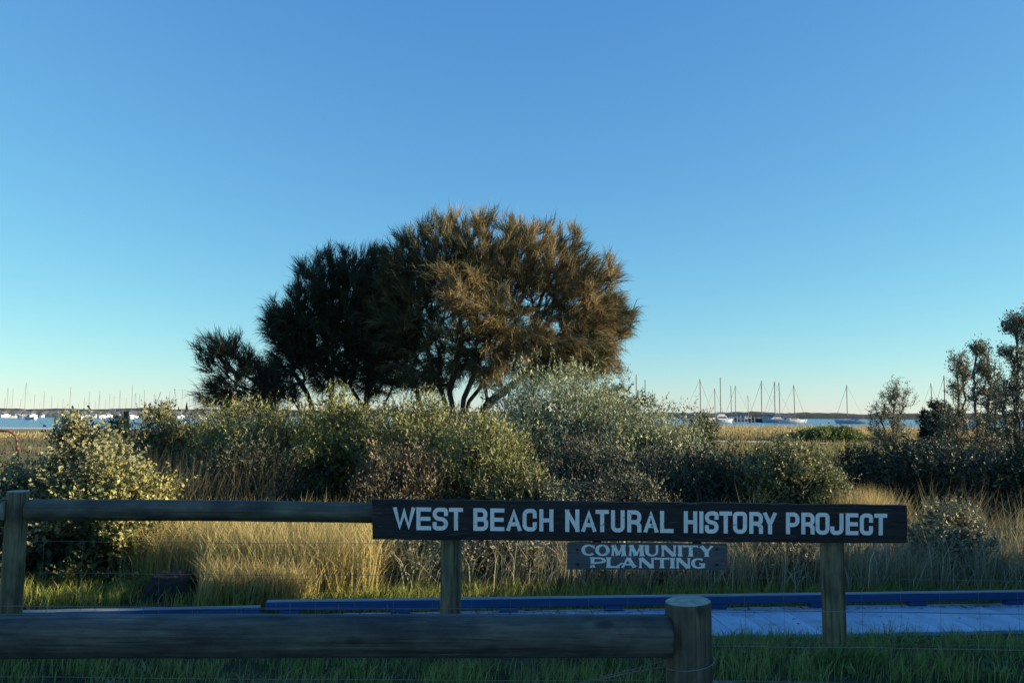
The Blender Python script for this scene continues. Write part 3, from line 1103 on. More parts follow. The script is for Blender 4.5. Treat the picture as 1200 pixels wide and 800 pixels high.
def build_left_bits():
    Y = 13.0
    pts = [at(-60, 503.5, Y), at(0, 504, Y), at(10, 505, Y), at(15, 507.5, Y), at(18.5, 511, Y), at(20, 516, Y), at(20.5, 530, Y), at(20.5, 560, Y), at(20.5, 612, Y)]
    root = empty('pipe_rail', (pts[-1].x, Y, gzf(pts[-1].x, Y)), 'rust brown bent pipe rail behind the saltbush at the far left', 'rail')
    link('pipe', wire_mesh('pipe', pts, 0.020, M['pipe'], 8), root)
    q = at(-60, 503.5, Y)
    link('upright', wire_mesh('upright', [q, (q.x, Y, gzf(q.x, Y) - 0.1)], 0.018, M['pipe'], 8), root)
    Y = 19.0
    c = at(145.5, 496, Y)
    root = empty('panel_post', (c.x, Y, gzf(c.x, Y)), 'dark square panel on a post standing between shrubs and water', 'panel')
    link('panel', box_mesh('panel', 0.24, 0.05, 0.30, M['panel'], 0.004), root, Matrix.Translation(c))
    link('post', box_mesh('post', 0.09, 0.09, 1.75, M['panel'], 0.004), root, Matrix.Translation((c.x, Y + 0.075, gzf(c.x, Y) + 0.85)))


build_left_bits()


# ------------------------------------------------------------------ boats
def hull_mesh(name, L, B, H, mat, sheer=0.25):
    st = [0, .06, .18, .35, .55, .72, .86, .95, 1.0]
    wd_ = [.70, .78, .90, 1.0, .98, .80, .50, .22, .02]
    V, F = [], []
    for s, w in zip(st, wd_):
        x = (s - 0.5) * L
        zt = H * (1 + sheer * (abs(s - 0.4) / 0.6) ** 2)
        rake = 0.0
        for (a, z) in ((-1, zt), (-0.92, zt * 0.5), (-0.72, 0.02), (0, -0.45), (0.72, 0.02), (0.92, zt * 0.5), (1, zt)):
            xx = x + (s - .5) * 0.08 * L * (z / H)
            V.append((xx, a * w * B / 2, z))
    k = 7
    for i in range(len(st) - 1):
        for j in range(k - 1):
            F.append((i * k + j, (i + 1) * k + j, (i + 1) * k + j + 1, i * k + j + 1))
        F.append((i * k, i * k + k - 1, (i + 1) * k + k - 1, (i + 1) * k))
    F.append(tuple(range(k)))
    F.append(tuple(reversed(range((len(st) - 1) * k, len(st) * k))))
    me = bpy.data.meshes.new(name); me.from_pydata(V, [], F); me.materials.append(mat); me.update()
    return me


def tapered_box(name, L, B, H, mat, top=0.8, x=0, z=0, front=0.6):
    V = []
    for zz, k in ((0, 1.0), (H, top)):
        V += [(x - L / 2, -B / 2 * k, z + zz), (x - L / 2, B / 2 * k, z + zz), (x + L / 2 * (1 if zz == 0 else front), B / 2 * k, z + zz), (x + L / 2 * (1 if zz == 0 else front), -B / 2 * k, z + zz)]
    F = [(3, 2, 1, 0), (4, 5, 6, 7), (0, 1, 5, 4), (1, 2, 6, 5), (2, 3, 7, 6), (3, 0, 4, 7)]
    me = bpy.data.meshes.new(name); me.from_pydata(V, [], F); me.materials.append(mat); me.update()
    return me


BOAT = {}
def yacht_meshes(hull_mat):
    L, B, H = 10.0, 3.1, 1.05
    return dict(hull=hull_mesh('hull', L, B, H, hull_mat), cabin=tapered_box('cabin', 4.2, 1.9, 0.55, M['white'], 0.8, 0.5, H * 0.98, 0.75),
                window=tapered_box('window', 2.4, 1.86, 0.18, M['glass'], 0.95, 0.3, H * 1.2, 0.95),
                mast=wire_mesh('mast', [(0.9, 0, 0.9), (0.88, 0, 7), (0.82, 0, 13.6)], 0.14, M['mast'], 6),
                boom=wire_mesh('boom', [(0.9, 0, 2.4), (-3.4, 0, 2.3)], 0.17, M['canvas'], 6),
                stay=wire_mesh('stay', [(0.82, 0, 13.4), (-5.0, 0, 1.2)], 0.028, M['mast'], 4),
                forestay=wire_mesh('forestay', [(0.82, 0, 13.2), (5.1, 0, 1.35)], 0.045, M['mast'], 4),
                dodger=tapered_box('dodger', 1.4, 1.9, 0.8, M['canvas'], 0.85, -1.9, H, 0.6))


YM = {'white': yacht_meshes(M['white']), 'blue': yacht_meshes(M['bluewhite']), 'dark': yacht_meshes(M['navy'])}


def yacht(px, mast_top, Y, yaw, kind, label, lean=0.0, parts=('hull', 'cabin', 'window', 'mast', 'boom', 'stay', 'forestay', 'dodger'), size=1.0):
    top = at(px, mast_top, Y)
    root = empty('sailing_yacht', (top.x, Y, SEA + 0.05), label, 'sailing boat', 'boats moored off the beach', R(yaw))
    k = (top.z - SEA) / 13.6
    root.scale = (size * k, size * k, k)
    root.rotation_euler.y = R(lean)
    for n in parts:
        o = bpy.data.objects.new(n, YM[kind][n]); COL.objects.link(o); o.parent = root
    # the mast stands a little forward of the root: shift so the mast is seen at px
    s = root.scale.x
    root.location.x -= 0.87 * s * math.cos(R(yaw)); root.location.y -= 0.87 * s * math.sin(R(yaw))
    return root


ALLP = ('hull', 'cabin', 'window', 'mast', 'boom', 'stay', 'forestay', 'dodger')
yacht(992, 451, 330, 176, 'blue', 'pale blue yacht lying alone in open water left of the small tree', 0, ALLP)
yacht(930.3, 451, 335, 4, 'white', 'white yacht with a dark awning, right end of the close group of yachts', 0, ALLP)
yacht(907.5, 447, 345, 183, 'blue', 'pale blue yacht overlapping the white yacht with the dark awning', 0, ALLP)
yacht(913, 448, 372, 20, 'white', 'white yacht with a brownish mast behind the pale blue yacht', 0, ('hull', 'cabin', 'mast', 'boom', 'stay', 'dodger'))
yacht(892, 446, 362, 170, 'dark', 'dark hulled yacht moored at the jetty end', 0, ALLP)
yacht(876.5, 463, 420, 30, 'white', 'short masted white boat behind the jetty', 0, ALLP)
yacht(861.5, 452, 400, 160, 'white', 'white yacht with a backstay rising behind the boxy cruiser', 0, ALLP)
yacht(856.5, 452, 405, 80, 'dark', 'dark yacht end on behind the boxy cruiser', 0, ('hull', 'cabin', 'mast', 'boom'))
yacht(844, 442, 352, 100, 'white', 'yacht with the tallest mast, standing just behind the boxy cruiser', 0, ('hull', 'cabin', 'mast', 'boom'))
yacht(837.5, 455, 380, 10, 'dark', 'dark yacht with a sloping stay left of the boxy cruiser', 0, ALLP)
yacht(820.5, 444, 360, 0, 'white', 'yacht half hidden by the wispy shrub beside the silver bush', 0, ALLP)
yacht(756, 445, 350, 60, 'white', 'yacht whose mast rises at the right edge of the silver bush', 0, ('hull', 'cabin', 'mast', 'boom'))
yacht(745.5, 439, 348, 120, 'dark', 'yacht with a tall mast above the right shoulder of the silver bush', 0, ('hull', 'cabin', 'mast', 'boom'))
yacht(1091, 449, 340, 12, 'white', 'yacht with a mast showing left of the dark evergreen bush', 0, ALLP)
yacht(1106, 440, 330, 186, 'white', 'yacht with a mast and stay above the dark evergreen bush', 0, ALLP)
LEFT = [(9.5, 454, 380, 75, 'white', 'small white yacht at the left end of the fleet'),
        (15.5, 455, 430, 20, 'white', 'faint masted yacht beside the leftmost yacht'),
        (30.8, 448.5, 330, 200, 'white', 'white yacht with the tallest mast of the left fleet'),
        (41, 461, 420, 70, 'white', 'small white yacht just right of the tallest left mast'),
        (52, 459, 380, 100, 'white', 'white yacht end on under the bright mast in the left fleet'),
        (83, 453.5, 350, 110, 'white', 'white yacht with a tall dark mast above the pipe rail bush'),
        (92, 473, 400, 80, 'white', 'low white boat with a stub mast beside a tall dark mast'),
        (105, 459, 390, 30, 'white', 'white yacht bow towards the dark square panel'),
        (117, 458, 370, 130, 'white', 'white yacht nearest on the open blue water left of the dark panel'),
        (129, 461, 420, 60, 'white', 'white yacht directly left of the dark square panel'),
        (141, 457, 410, 100, 'dark', 'dark yacht rising over the dark square panel'),
        (155.5, 451, 340, 80, 'white', 'tall thin masted yacht right of the dark panel'),
        (159, 460, 400, 40, 'white', 'shorter yacht close beside the tall thin mast'),
        (169.5, 457, 390, 90, 'white', 'yacht with a white mast over the olive shrub'),
        (190, 466, 430, 30, 'white', 'small yacht behind the tip of the olive shrub'),
        (199, 459, 380, 100, 'dark', 'dark masted yacht behind the top of the olive shrub'),
        (206, 460, 410, 20, 'white', 'thin masted yacht between two pointed pines'),
        (214, 458, 390, 70, 'white', 'thin masted yacht just left of the tallest pointed pine'),
        (229, 470, 350, 165, 'white', 'low white yacht under the tips of the she-oak branch'),
        (240, 465, 330, 60, 'white', 'white masted yacht nearest the she-oak branch')]
for k, (px, mt, Y, yaw, kind, lab) in enumerate(LEFT):
    if kind == 'white' and k % 3: kind = 'blue'
    yacht(px, mt, Y, yaw, kind, lab, 0, ALLP if k % 2 == 0 else ('hull', 'cabin', 'mast', 'boom', 'dodger'), 0.52)
for px, mt in ((6, 466), (24, 468), (47, 470), (61, 464), (68, 471), (74, 467), (99, 466), (112, 470), (124, 468), (134, 464), (148, 466), (164, 462), (186, 469), (195, 463), (222, 465), (233, 468)):
    yacht(px, mt, 520 + (px * 37) % 70, (px * 53) % 180, 'white', 'distant yacht in the crowded moorings, only a thin mast and a speck of hull', 0, ('hull', 'mast', 'boom'), 0.7)['group'] = 'far yachts behind the moored fleet'
b = yacht(178.5, 458, 395, 95, 'white', 'yacht heeled over with a leaning mast behind the olive shrub', 0, ('hull', 'cabin', 'mast', 'boom'))
b.rotation_euler = (R(18), 0, R(90))


def cruiser():
    Y = 325
    c = at(847.5, 496, Y)
    root = empty('motor_cruiser', (c.x, Y, SEA + 0.03), 'boxy white motor cruiser with flybridge at the left end of the right fleet', 'motor boat', None, R(8))
    link_l = lambda n, me: setattr(bpy.data.objects.new(n, me), 'name', n)
    def ch(n, me):
        o = bpy.data.objects.new(n, me); COL.objects.link(o); o.parent = root; return o
    ch('hull', hull_mesh('hull', 7.4, 2.8, 1.3, M['bluewhite'], 0.3))
    ch('cabin', tapered_box('cabin', 4.6, 2.3, 1.5, M['white'], 0.9, -0.6, 1.3, 0.72))
    ch('window', tapered_box('window', 3.6, 2.34, 0.6, M['glass'], 0.98, -0.6, 1.85, 0.82))
    ch('flybridge', tapered_box('flybridge', 3.0, 2.1, 0.7, M['white'], 1.0, -0.9, 2.8, 0.8))
    ch('canopy', tapered_box('canopy', 2.6, 2.0, 0.12, M['canvas'], 1.0, -1.0, 4.3, 1.0))
    for sx in (-2.1, 0.1):
        for sy in (-0.9, 0.9):
            ch('canopy_pole', wire_mesh('canopy_pole', [(sx, sy, 3.4), (sx, sy, 4.32)], 0.04, M['mast'], 5))
cruiser()


def jetty():
    Y = 352
    a = at(858, 490, Y); b_ = at(884, 490, Y)
    root = empty('jetty', (a.x, Y, SEA), 'low dark jetty with pale piles between the cruiser and the yachts', 'jetty')
    L = b_.x - a.x
    link('walkway', box_mesh('walkway', L, 2.0, 0.45, M['jetty'], 0.02), root, Matrix.Translation(((a.x + b_.x) / 2, Y, SEA + 0.8)))
    for k in range(7):
        link('pile', wire_mesh('pile', [(0, 0, -1), (0, 0, 2.3 + 0.35 * (k % 3))], 0.17, M['pile'], 7), root,
             Matrix.Translation((a.x + 0.3 + k * (L - 0.6) / 6, Y - 1.3, SEA)))
jetty()


def small_motorboats():
    spots = [(20, 491, 345, 25, 'white speedboat afloat close to the left picture edge'), (35, 493, 300, 160, 'white speedboat nearest the beach on the left water'),
             (90, 493, 300, 70, 'white dinghy alone on blue water left of the dark panel'), (121, 491, 330, 110, 'white runabout beside the dark square panel'),
             (110, 488, 380, 10, 'white launch among the masts in the middle of the left fleet'), (231, 491, 330, 0, 'broad white launch on the water under the she-oak branch')]
    for px, py, Y, yaw, lab in spots:
        c = at(px, py, Y)
        root = empty('motor_boat', (c.x, Y, SEA + 0.02), lab, 'motor boat', 'boats moored off the beach', R(yaw))
        for n, me in (('hull', SB['hull']), ('cabin', SB['cabin']), ('window', SB['window'])):
            o = bpy.data.objects.new(n, me); COL.objects.link(o); o.parent = root
SB = dict(hull=hull_mesh('hull', 5.6, 2.1, 0.95, M['white'], 0.35), cabin=tapered_box('cabin', 2.0, 1.5, 0.85, M['white'], 0.85, 0.3, 0.9, 0.6),
          window=tapered_box('window', 1.7, 1.53, 0.35, M['glass'], 0.92, 0.3, 1.2, 0.7))
small_motorboats()


def pines():
    g = Geo()
    n = 420
    t = rng.uniform(0, 1, n) ** 0.8; an = rng.uniform(0, 2 * PI, n)
    rr = (1 - t) * 1.9 + 0.15
    base = np.stack([0 * t, 0 * t, 2 + 10 * t], 1)
    d = np.stack([np.cos(an), np.sin(an), 0.25 + 0 * t], 1)
    g.leaves(base, d, rr, rr * 0.35 + 0.2, np.tile([0.012, 0.02, 0.014], (n, 1)) * rng.uniform(.7, 1.3, (n, 1)))
    crown = g.mesh('crown', M['leaf'])
    tr = wire_mesh('trunk', [(0, 0, 0), (0, 0, 12)], 0.25, M['jetty'], 6)
    for px, top, lab in ((194, 472, 'pointed dark pine on the far shore, leftmost of three'), (209.5, 475, 'shortest pointed dark pine on the far shore'), (219, 470, 'pointed dark pine on the far shore nearest the she-oak')):
        p = at(px, top, 740)
        root = empty('pine_tree', (p.x, 740, 0), lab, 'tree', 'pines on the far shore')
        root.location.z = 1.0
        s = (p.z - 1.0) / 12
        root.scale = (s, s, s)
        for nme, me in (('crown', crown), ('trunk', tr)):
            o = bpy.data.objects.new(nme, me); COL.objects.link(o); o.parent = root
pines()


# ------------------------------------------------------------------ she-oaks
def blob_tips(blobs, Y, n, shell=0.45, zmin=None):
    """Points in a union of ellipsoids given as (px, py, rx_px, ry_px, depth m, weight, dy m)."""
    w = np.array([b[5] for b in blobs], float); w /= w.sum()
    out = []
    for b, k in zip(blobs, (w * n).astype(int)):
        c = at(b[0], b[1], Y + b[6]); s = (Y + b[6]) / 933.0
        u = rnd_unit(k); r = rng.uniform(0, 1, (k, 1)) ** shell
        out.append(np.array(c) + u * r * np.array([b[2] * s, b[4], b[3] * s]))
    p = np.concatenate(out)
    return p


def she_oak(name, label, Y, base_px, stems_px, blobs, n_tips, strips, tint_fun, droop=0.35, r_tip=0.0048, bark=(0.05, 0.042, 0.036), strip_len=(0.22, 0.5)):
    bx = at(base_px, 500, Y).x
    root = empty(name, (bx, Y, gzf(bx, Y)), label, 'tree')
    stems = []
    for st in stems_px:
        pts = []
        for k, q in enumerate(st):
            px, py, dy = q
            p = at(px, py, Y + dy)
            if k == 0: p.z = gzf(p.x, Y) - 0.05
            pts.append(p)
        stems.append(pts)
    tips = blob_tips(blobs, Y, n_tips)
    sk = grow(stems, tips, 0.32, 0.22, 0.13)
    g = Geo(); skeleton(g, sk, r_tip, 0.44, bark, 6)
    link('trunk', g.mesh('trunk', M['bark'], True), root)
    # tufts at the tips and along the last bit of every twig
    idx = [sk['tips']]; cur = sk['tips']
    for k in range(2):
        cur = sk['par'][cur]; ok = (cur >= 0) & (sk['cnt'][np.maximum(cur, 0)] < 4); cur = cur[ok]; idx.append(cur)
    idx = np.concatenate(idx)
    wts = np.concatenate([np.full(len(i), (1.0, 0.55, 0.35)[k]) for k, i in enumerate(idx_list(idx, sk, 3))]) if False else None
    P = sk['pos'][idx]; D = sk['dr'][idx]
    cen = np.mean(tips, axis=0)
    outw = unit((P - cen) * np.array([1, 1, 1.0]))
    rep = strips
    b = np.repeat(P, rep, axis=0) + rng.normal(size=(len(P) * rep, 3)) * 0.035
    b = b - np.repeat(D, rep, axis=0) * rng.uniform(0, 0.3, (len(b), 1))
    up = np.array([0, 0, 1.0])
    hgt = np.repeat(np.clip((P[:, 2] - cen[2]) / 2.2, -1, 1), rep)[:, None]
    d0 = unit(np.repeat(D * 0.7 + outw * 0.5, rep, axis=0) + up * (0.25 + 0.35 * hgt) + rng.normal(size=b.shape) * 0.33)
    d1 = unit(d0 + up * (-droop * 2.0 + 0.55 * hgt) + rng.normal(size=b.shape) * 0.2)
    L = rng.uniform(*strip_len, len(b))
    W = rng.uniform(0.009, 0.017, len(b))
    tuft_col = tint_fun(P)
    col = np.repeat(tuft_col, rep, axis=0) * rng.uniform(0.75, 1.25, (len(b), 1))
    g = Geo(); g.ribbons(b, d0, d1, L, W, col)
    link('crown', g.mesh('crown', M['needle']), root)
    return root


def idx_list(*a): return []


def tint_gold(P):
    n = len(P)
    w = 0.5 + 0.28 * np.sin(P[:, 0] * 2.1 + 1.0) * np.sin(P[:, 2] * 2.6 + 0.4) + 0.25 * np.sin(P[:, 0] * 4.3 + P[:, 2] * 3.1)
    k = np.clip(w * np.clip((P[:, 0] + 3.0) / 2.2, 0.12, 1) + rng.normal(0, 0.25, n), 0, 1)[:, None]     # brown flowering tips; fading leftward paints that side's shade into the tint
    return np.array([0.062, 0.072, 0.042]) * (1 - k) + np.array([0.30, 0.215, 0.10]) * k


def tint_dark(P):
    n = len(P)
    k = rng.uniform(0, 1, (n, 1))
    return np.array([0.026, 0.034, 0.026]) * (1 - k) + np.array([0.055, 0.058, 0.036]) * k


# (px, py, rx, ry, depth, weight, dy)
right_blobs = [(520, 312, 66, 68, 1.5, 1.1, 0), (585, 305, 62, 58, 1.5, 1.1, 0.2), (640, 318, 58, 62, 1.4, 1.0, 0), (685, 342, 46, 54, 1.2, 0.9, -.2),
               (712, 374, 38, 26, 1.0, 0.55, 0), (672, 402, 62, 32, 1.3, 0.9, -0.3), (600, 395, 62, 36, 1.5, 0.8, -0.6), (560, 360, 54, 56, 1.6, 0.9, -0.9),
               (475, 340, 46, 66, 1.3, 1.0, 0.2), (498, 398, 46, 34, 1.2, 0.4, 0.3), (575, 434, 24, 20, 0.6, 0.2, -0.9), (690, 424, 36, 20, 0.8, 0.4, -0.2),
               (630, 432, 46, 14, .9, .3, 0), (500, 438, 54, 22, 1.2, .34, .4), (455, 385, 36, 44, 1.1, .5, .3), (540, 420, 40, 22, 1.0, .25, .2)]
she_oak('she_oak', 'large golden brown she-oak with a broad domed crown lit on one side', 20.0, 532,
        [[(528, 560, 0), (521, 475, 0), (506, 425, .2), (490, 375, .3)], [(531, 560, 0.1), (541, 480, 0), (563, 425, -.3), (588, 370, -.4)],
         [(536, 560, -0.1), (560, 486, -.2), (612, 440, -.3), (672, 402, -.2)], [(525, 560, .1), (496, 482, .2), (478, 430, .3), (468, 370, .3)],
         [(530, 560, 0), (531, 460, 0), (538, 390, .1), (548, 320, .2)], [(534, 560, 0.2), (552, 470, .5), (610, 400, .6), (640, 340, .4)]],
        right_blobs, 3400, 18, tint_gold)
left_blobs = [(388, 342, 52, 48, 1.3, 1.0, 0), (434, 338, 46, 48, 1.4, 1.0, 0.3), (346, 382, 38, 34, 1.1, 0.8, 0), (400, 392, 58, 38, 1.4, 0.9, 0.2),
              (448, 395, 44, 42, 1.2, 0.7, 0.4), (385, 436, 36, 22, 0.8, 0.22, 0), (440, 440, 44, 24, 0.9, 0.35, 0.3), (350, 418, 34, 20, .8, .35, 0), (420, 415, 50, 30, 1.1, .5, .2), (322, 440, 26, 20, .7, .2, 0)]
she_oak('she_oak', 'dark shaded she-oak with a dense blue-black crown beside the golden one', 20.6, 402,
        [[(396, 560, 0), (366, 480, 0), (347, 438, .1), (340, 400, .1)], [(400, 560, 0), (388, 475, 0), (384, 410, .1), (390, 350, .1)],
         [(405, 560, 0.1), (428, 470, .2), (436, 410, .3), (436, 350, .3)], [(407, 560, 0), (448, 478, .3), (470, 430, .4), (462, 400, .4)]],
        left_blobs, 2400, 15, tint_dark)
low_blobs = [(262, 415, 34, 28, 0.9, 0.9, 0), (300, 440, 36, 26, 1.0, 0.9, 0), (255, 458, 26, 18, 0.7, 0.5, -.2), (325, 460, 28, 14, 0.8, 0.4, .2), (285, 470, 40, 14, .8, .4, 0)]
she_oak('she_oak', 'low straggling she-oak leaning out over the shrubs, apart from the tall crowns', 19.4, 335,
        [[(345, 560, 0), (330, 490, 0), (300, 462, 0), (258, 432, 0)], [(342, 560, 0), (322, 478, .1), (288, 440, 0), (270, 405, 0)],
         [(348, 560, 0), (338, 488, .1), (290, 478, 0), (240, 465, -.1)], [(350, 560, .1), (352, 480, .2), (335, 440, .2), (322, 425, .2)]],
        low_blobs, 380, 13, tint_dark, droop=0.2)


# ------------------------------------------------------------------ shrubs
def shrub(name, label, cat, px, py_top, Y, halfw_px, depth, n_shoots, col_a, col_b, leaf=(0.03, 0.05), lw=0.45, per=11, upright=0.7,
          shoot=(0.12, 0.26), group=None, flat=0.85, dense=0.5, base_frac=0.0, lean=0.0, X=None, top=None, halfw=None, bark=(0.10, 0.085, 0.065), stem_show=1.0, patch=None, spread=None):
    if spread is None: spread = 0.5 if name in ('coast_shrub', 'silver_bush') else 0.95
    if spread < 0.6: leaf = (leaf[0] * 1.25, leaf[1] * 1.4); lw *= 0.72; per = max(7, int(per * 0.8))
    else: leaf = (leaf[0] * 1.15, leaf[1] * 1.2); per = max(7, int(per * 0.85))
    if X is None:
        c = at(px, py_top, Y); X = c.x; top = c.z; halfw = halfw_px * Y / 933.0
    z0 = gzf(X, Y)
    H = top - z0
    root = empty(name, (X, Y, z0), label, cat, group)
    n = int(n_shoots * 2.7)
    leaf = (leaf[0] * 1.12, leaf[1] * 1.18); lw = min(0.7, lw * 1.2)
    # shoots stand in tufts, the tufts stand on a lumpy dome with gaps between them
    m = max(16, n // 16)
    u = rnd_unit(m); u[:, 2] = np.abs(u[:, 2])
    u = np.sign(u) * np.abs(u) ** 0.62
    r = rng.uniform(0.10, 1, (m, 1)) ** 0.33
    lump = 1 + 0.12 * np.sin(u[:, :1] * 5 + X * 3) * np.cos(u[:, 1:2] * 6 + Y) + 0.09 * np.sin(u[:, 2:3] * 9 + u[:, :1] * 7)
    mt = m // 2                                   # half of them share the top evenly
    rho = np.sqrt(rng.uniform(0, 1, mt)); an = rng.uniform(0, 2 * PI, mt)
    u[:mt] = np.stack([rho * np.cos(an), rho * np.sin(an), np.sqrt(np.maximum(1 - rho ** 3, 0.02))], 1)
    r[:mt] = rng.uniform(0.82, 1.0, (mt, 1))
    C = u * r * lump * np.array([halfw * 0.92, depth * 0.92, H * 0.92])
    tid = np.repeat(np.arange(m), n // m + 1)[:n]
    rc = float(np.clip(0.15 * halfw, 0.06, 0.17))
    P = C[tid] + np.clip(rng.normal(size=(n, 3)), -1.7, 1.7) * rc * np.array([1, 1, 0.75])
    P[:, 2] = np.maximum(P[:, 2], 0.01)
    wx = P + np.array([X, Y, z0])
    wx[:, 0] += lean * P[:, 2]
    tips = C + np.array([X, Y, z0]); tips[:, 2] = np.maximum(tips[:, 2], z0 + 0.03)
    tips = tips[:180]
    stems = []
    for k in range(5):
        a = k / 5 * 2 * PI + 0.3
        q0 = Vector((X, Y, z0 - 0.04))
        q1 = Vector((X + 0.35 * halfw * math.cos(a), Y + 0.35 * depth * math.sin(a), z0 + 0.4 * H))
        stems.append([q0, q0.lerp(q1, 0.5), q1])
    sk = grow(stems, tips, 0.16, 0.25, 0.12)
    g = Geo(); skeleton(g, sk, 0.0035 * stem_show, 0.45, bark, 4)
    link('stems', g.mesh('stems', M['bark'], True), root)
    # leafy shoots
    n = len(wx)
    out = unit(P / np.array([halfw, depth, H]) + 1e-6)
    ax = unit(out * (1 - upright) + np.array([lean, 0, upright]) + rng.normal(size=(n, 3)) * 0.28)
    SL = rng.uniform(*shoot, n)
    t = np.tile(np.linspace(0.0, 1, per), n)
    ii = np.repeat(np.arange(n), per)
    base = wx[ii] + ax[ii] * (t * SL[ii])[:, None] + rng.normal(size=(len(ii), 3)) * 0.006
    p, q = frame(ax[ii], True)
    an = (np.tile(np.arange(per), n) * 2.4 + rng.uniform(0, 6, len(ii)))[:, None]
    d = unit(ax[ii] * (0.45 + 0.5 * t[:, None]) + (p * np.cos(an) + q * np.sin(an)) * spread + rng.normal(size=p.shape) * 0.15)
    L = rng.uniform(*leaf, len(ii)) * (1.0 - 0.45 * t) * rng.choice([0.6, 0.85, 1.0, 1.2], len(ii))
    k = np.clip(rng.uniform(0, 1, m)[tid] * 0.7 + rng.uniform(0, 0.5, n) - 0.1, 0, 1)[:, None]
    if patch is not None: k = np.clip(patch(wx - np.array([X, Y, z0]), halfw, H)[:, None] * 0.8 + k * 0.3, 0, 1)
    sc = np.array(col_a) * (1 - k) + np.array(col_b) * k
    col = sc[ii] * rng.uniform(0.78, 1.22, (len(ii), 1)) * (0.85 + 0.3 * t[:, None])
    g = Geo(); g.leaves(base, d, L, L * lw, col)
    # leaves deep inside the bush
    m = int(n * per * dense * 0.3)
    uu = rnd_unit(m); uu[:, 2] = np.abs(uu[:, 2]); uu = np.sign(uu) * np.abs(uu) ** 0.75
    pin = uu * (rng.uniform(0, 0.85, (m, 1)) ** 0.5) * np.array([halfw * 0.82, depth * 0.82, H * 0.85]) + np.array([X, Y, z0])
    pin[:, 0] += lean * (pin[:, 2] - z0)
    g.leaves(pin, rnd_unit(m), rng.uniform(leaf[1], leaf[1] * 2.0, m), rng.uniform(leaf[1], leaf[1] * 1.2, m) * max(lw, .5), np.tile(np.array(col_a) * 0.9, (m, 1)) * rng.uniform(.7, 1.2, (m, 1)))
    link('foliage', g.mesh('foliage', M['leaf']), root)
    return root


OLIVE_A, OLIVE_B = (0.09, 0.105, 0.045), (0.26, 0.26, 0.105)
GREY_A, GREY_B = (0.11, 0.125, 0.08), (0.255, 0.26, 0.155)
SILV_A, SILV_B = (0.13, 0.16, 0.10), (0.36, 0.39, 0.23)
DARK_A, DARK_B = (0.028, 0.04, 0.026), (0.07, 0.085, 0.05)  # shade on the dark shrubs is mostly put into these leaf colours
DGREY_A, DGREY_B = (0.05, 0.06, 0.045), (0.115, 0.12, 0.085)

# left saltbushes
shrub('saltbush', 'tall pale leaved saltbush filling the left edge behind the fence', 'shrub', 103, 500, 8.9, 54, 0.7, 760, GREY_A, (0.29, 0.28, 0.145), (0.035, 0.06), 0.55, 11, 0.45)
shrub('saltbush', 'yellowish saltbush between the tall pale saltbush and the golden grass', 'shrub', 140, 548, 8.5, 58, 0.6, 520, OLIVE_A, (0.31, 0.29, 0.11), (0.03, 0.055), 0.55, 11, 0.45)
shrub('saltbush', 'low saltbush cut by the left picture edge below the fence post top', 'shrub', -8, 562, 8.4, 52, 0.6, 420, GREY_A, GREY_B, (0.035, 0.06), 0.55, 11, 0.45)
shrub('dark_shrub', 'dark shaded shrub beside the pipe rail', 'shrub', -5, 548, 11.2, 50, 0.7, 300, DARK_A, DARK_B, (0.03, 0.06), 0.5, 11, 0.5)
shrub('coast_shrub', 'upright olive shrub between the dark panel and the she-oak branch', 'shrub', 188, 478, 13.2, 44, 0.7, 420, OLIVE_A, (0.19, 0.185, 0.10), (0.04, 0.07), 0.4, 11, 0.75)
shrub('coast_shrub', 'small dark shrub under the dark square panel', 'shrub', 145, 497, 13.6, 32, 0.6, 220, DARK_A, DARK_B, (0.04, 0.06), 0.45, 11, 0.6)
shrub('coast_shrub', 'bright yellow green shrub under the hanging she-oak branch', 'shrub', 226, 503, 16.5, 34, 0.7, 260, (0.11, 0.13, 0.04), (0.24, 0.24, 0.08), (0.05, 0.08), 0.4, 9, 0.6)
# central mass
shrub('coast_shrub', 'broad olive shrub in front of the low straggling she-oak', 'shrub', 292, 477, 12.4, 62, 1.0, 760, OLIVE_A, OLIVE_B, (0.03, 0.055), 0.42, 12, 0.75)
shrub('coast_shrub', 'yellow tipped tall shrub in front of the dark she-oak trunks', 'shrub', 400, 460, 12.0, 56, 1.0, 820, OLIVE_A, (0.29, 0.275, 0.085), (0.03, 0.055), 0.42, 12, 0.8)
shrub('coast_shrub', 'olive shrub in front of the golden she-oak trunks', 'shrub', 486, 470, 11.6, 66, 1.0, 850, OLIVE_A, OLIVE_B, (0.03, 0.055), 0.42, 12, 0.8)
shrub('coast_shrub', 'yellow green shrub directly behind the word BEACH', 'shrub', 566, 488, 10.7, 60, 0.9, 760, OLIVE_A, (0.25, 0.255, 0.095), (0.03, 0.055), 0.42, 12, 0.8)
shrub('coast_shrub', 'low reddish tipped shrub behind the word WEST', 'shrub', 470, 530, 10.0, 62, 0.7, 600, (0.07, 0.07, 0.045), (0.17, 0.125, 0.075), (0.03, 0.05), 0.4, 11, 0.75)
shrub('coast_shrub', 'shadowed shrub left of centre above the wooden rail', 'shrub', 300, 525, 10.9, 75, 0.8, 520, DARK_A, (0.06, 0.065, 0.04), (0.03, 0.055), 0.42, 12, 0.6)
shrub('coast_shrub', 'dense green shrub filling the gap left of the yellow tipped tall shrub', 'shrub', 345, 484, 13.0, 58, 0.9, 620, OLIVE_A, OLIVE_B, (0.03, 0.055), 0.42, 12, 0.75)
shrub('coast_shrub', 'tall green shrub closing the gap before the silvery bush', 'shrub', 540, 478, 13.4, 58, 1.0, 620, (0.08, 0.095, 0.05), (0.24, 0.23, 0.11), (0.03, 0.055), 0.42, 12, 0.75)
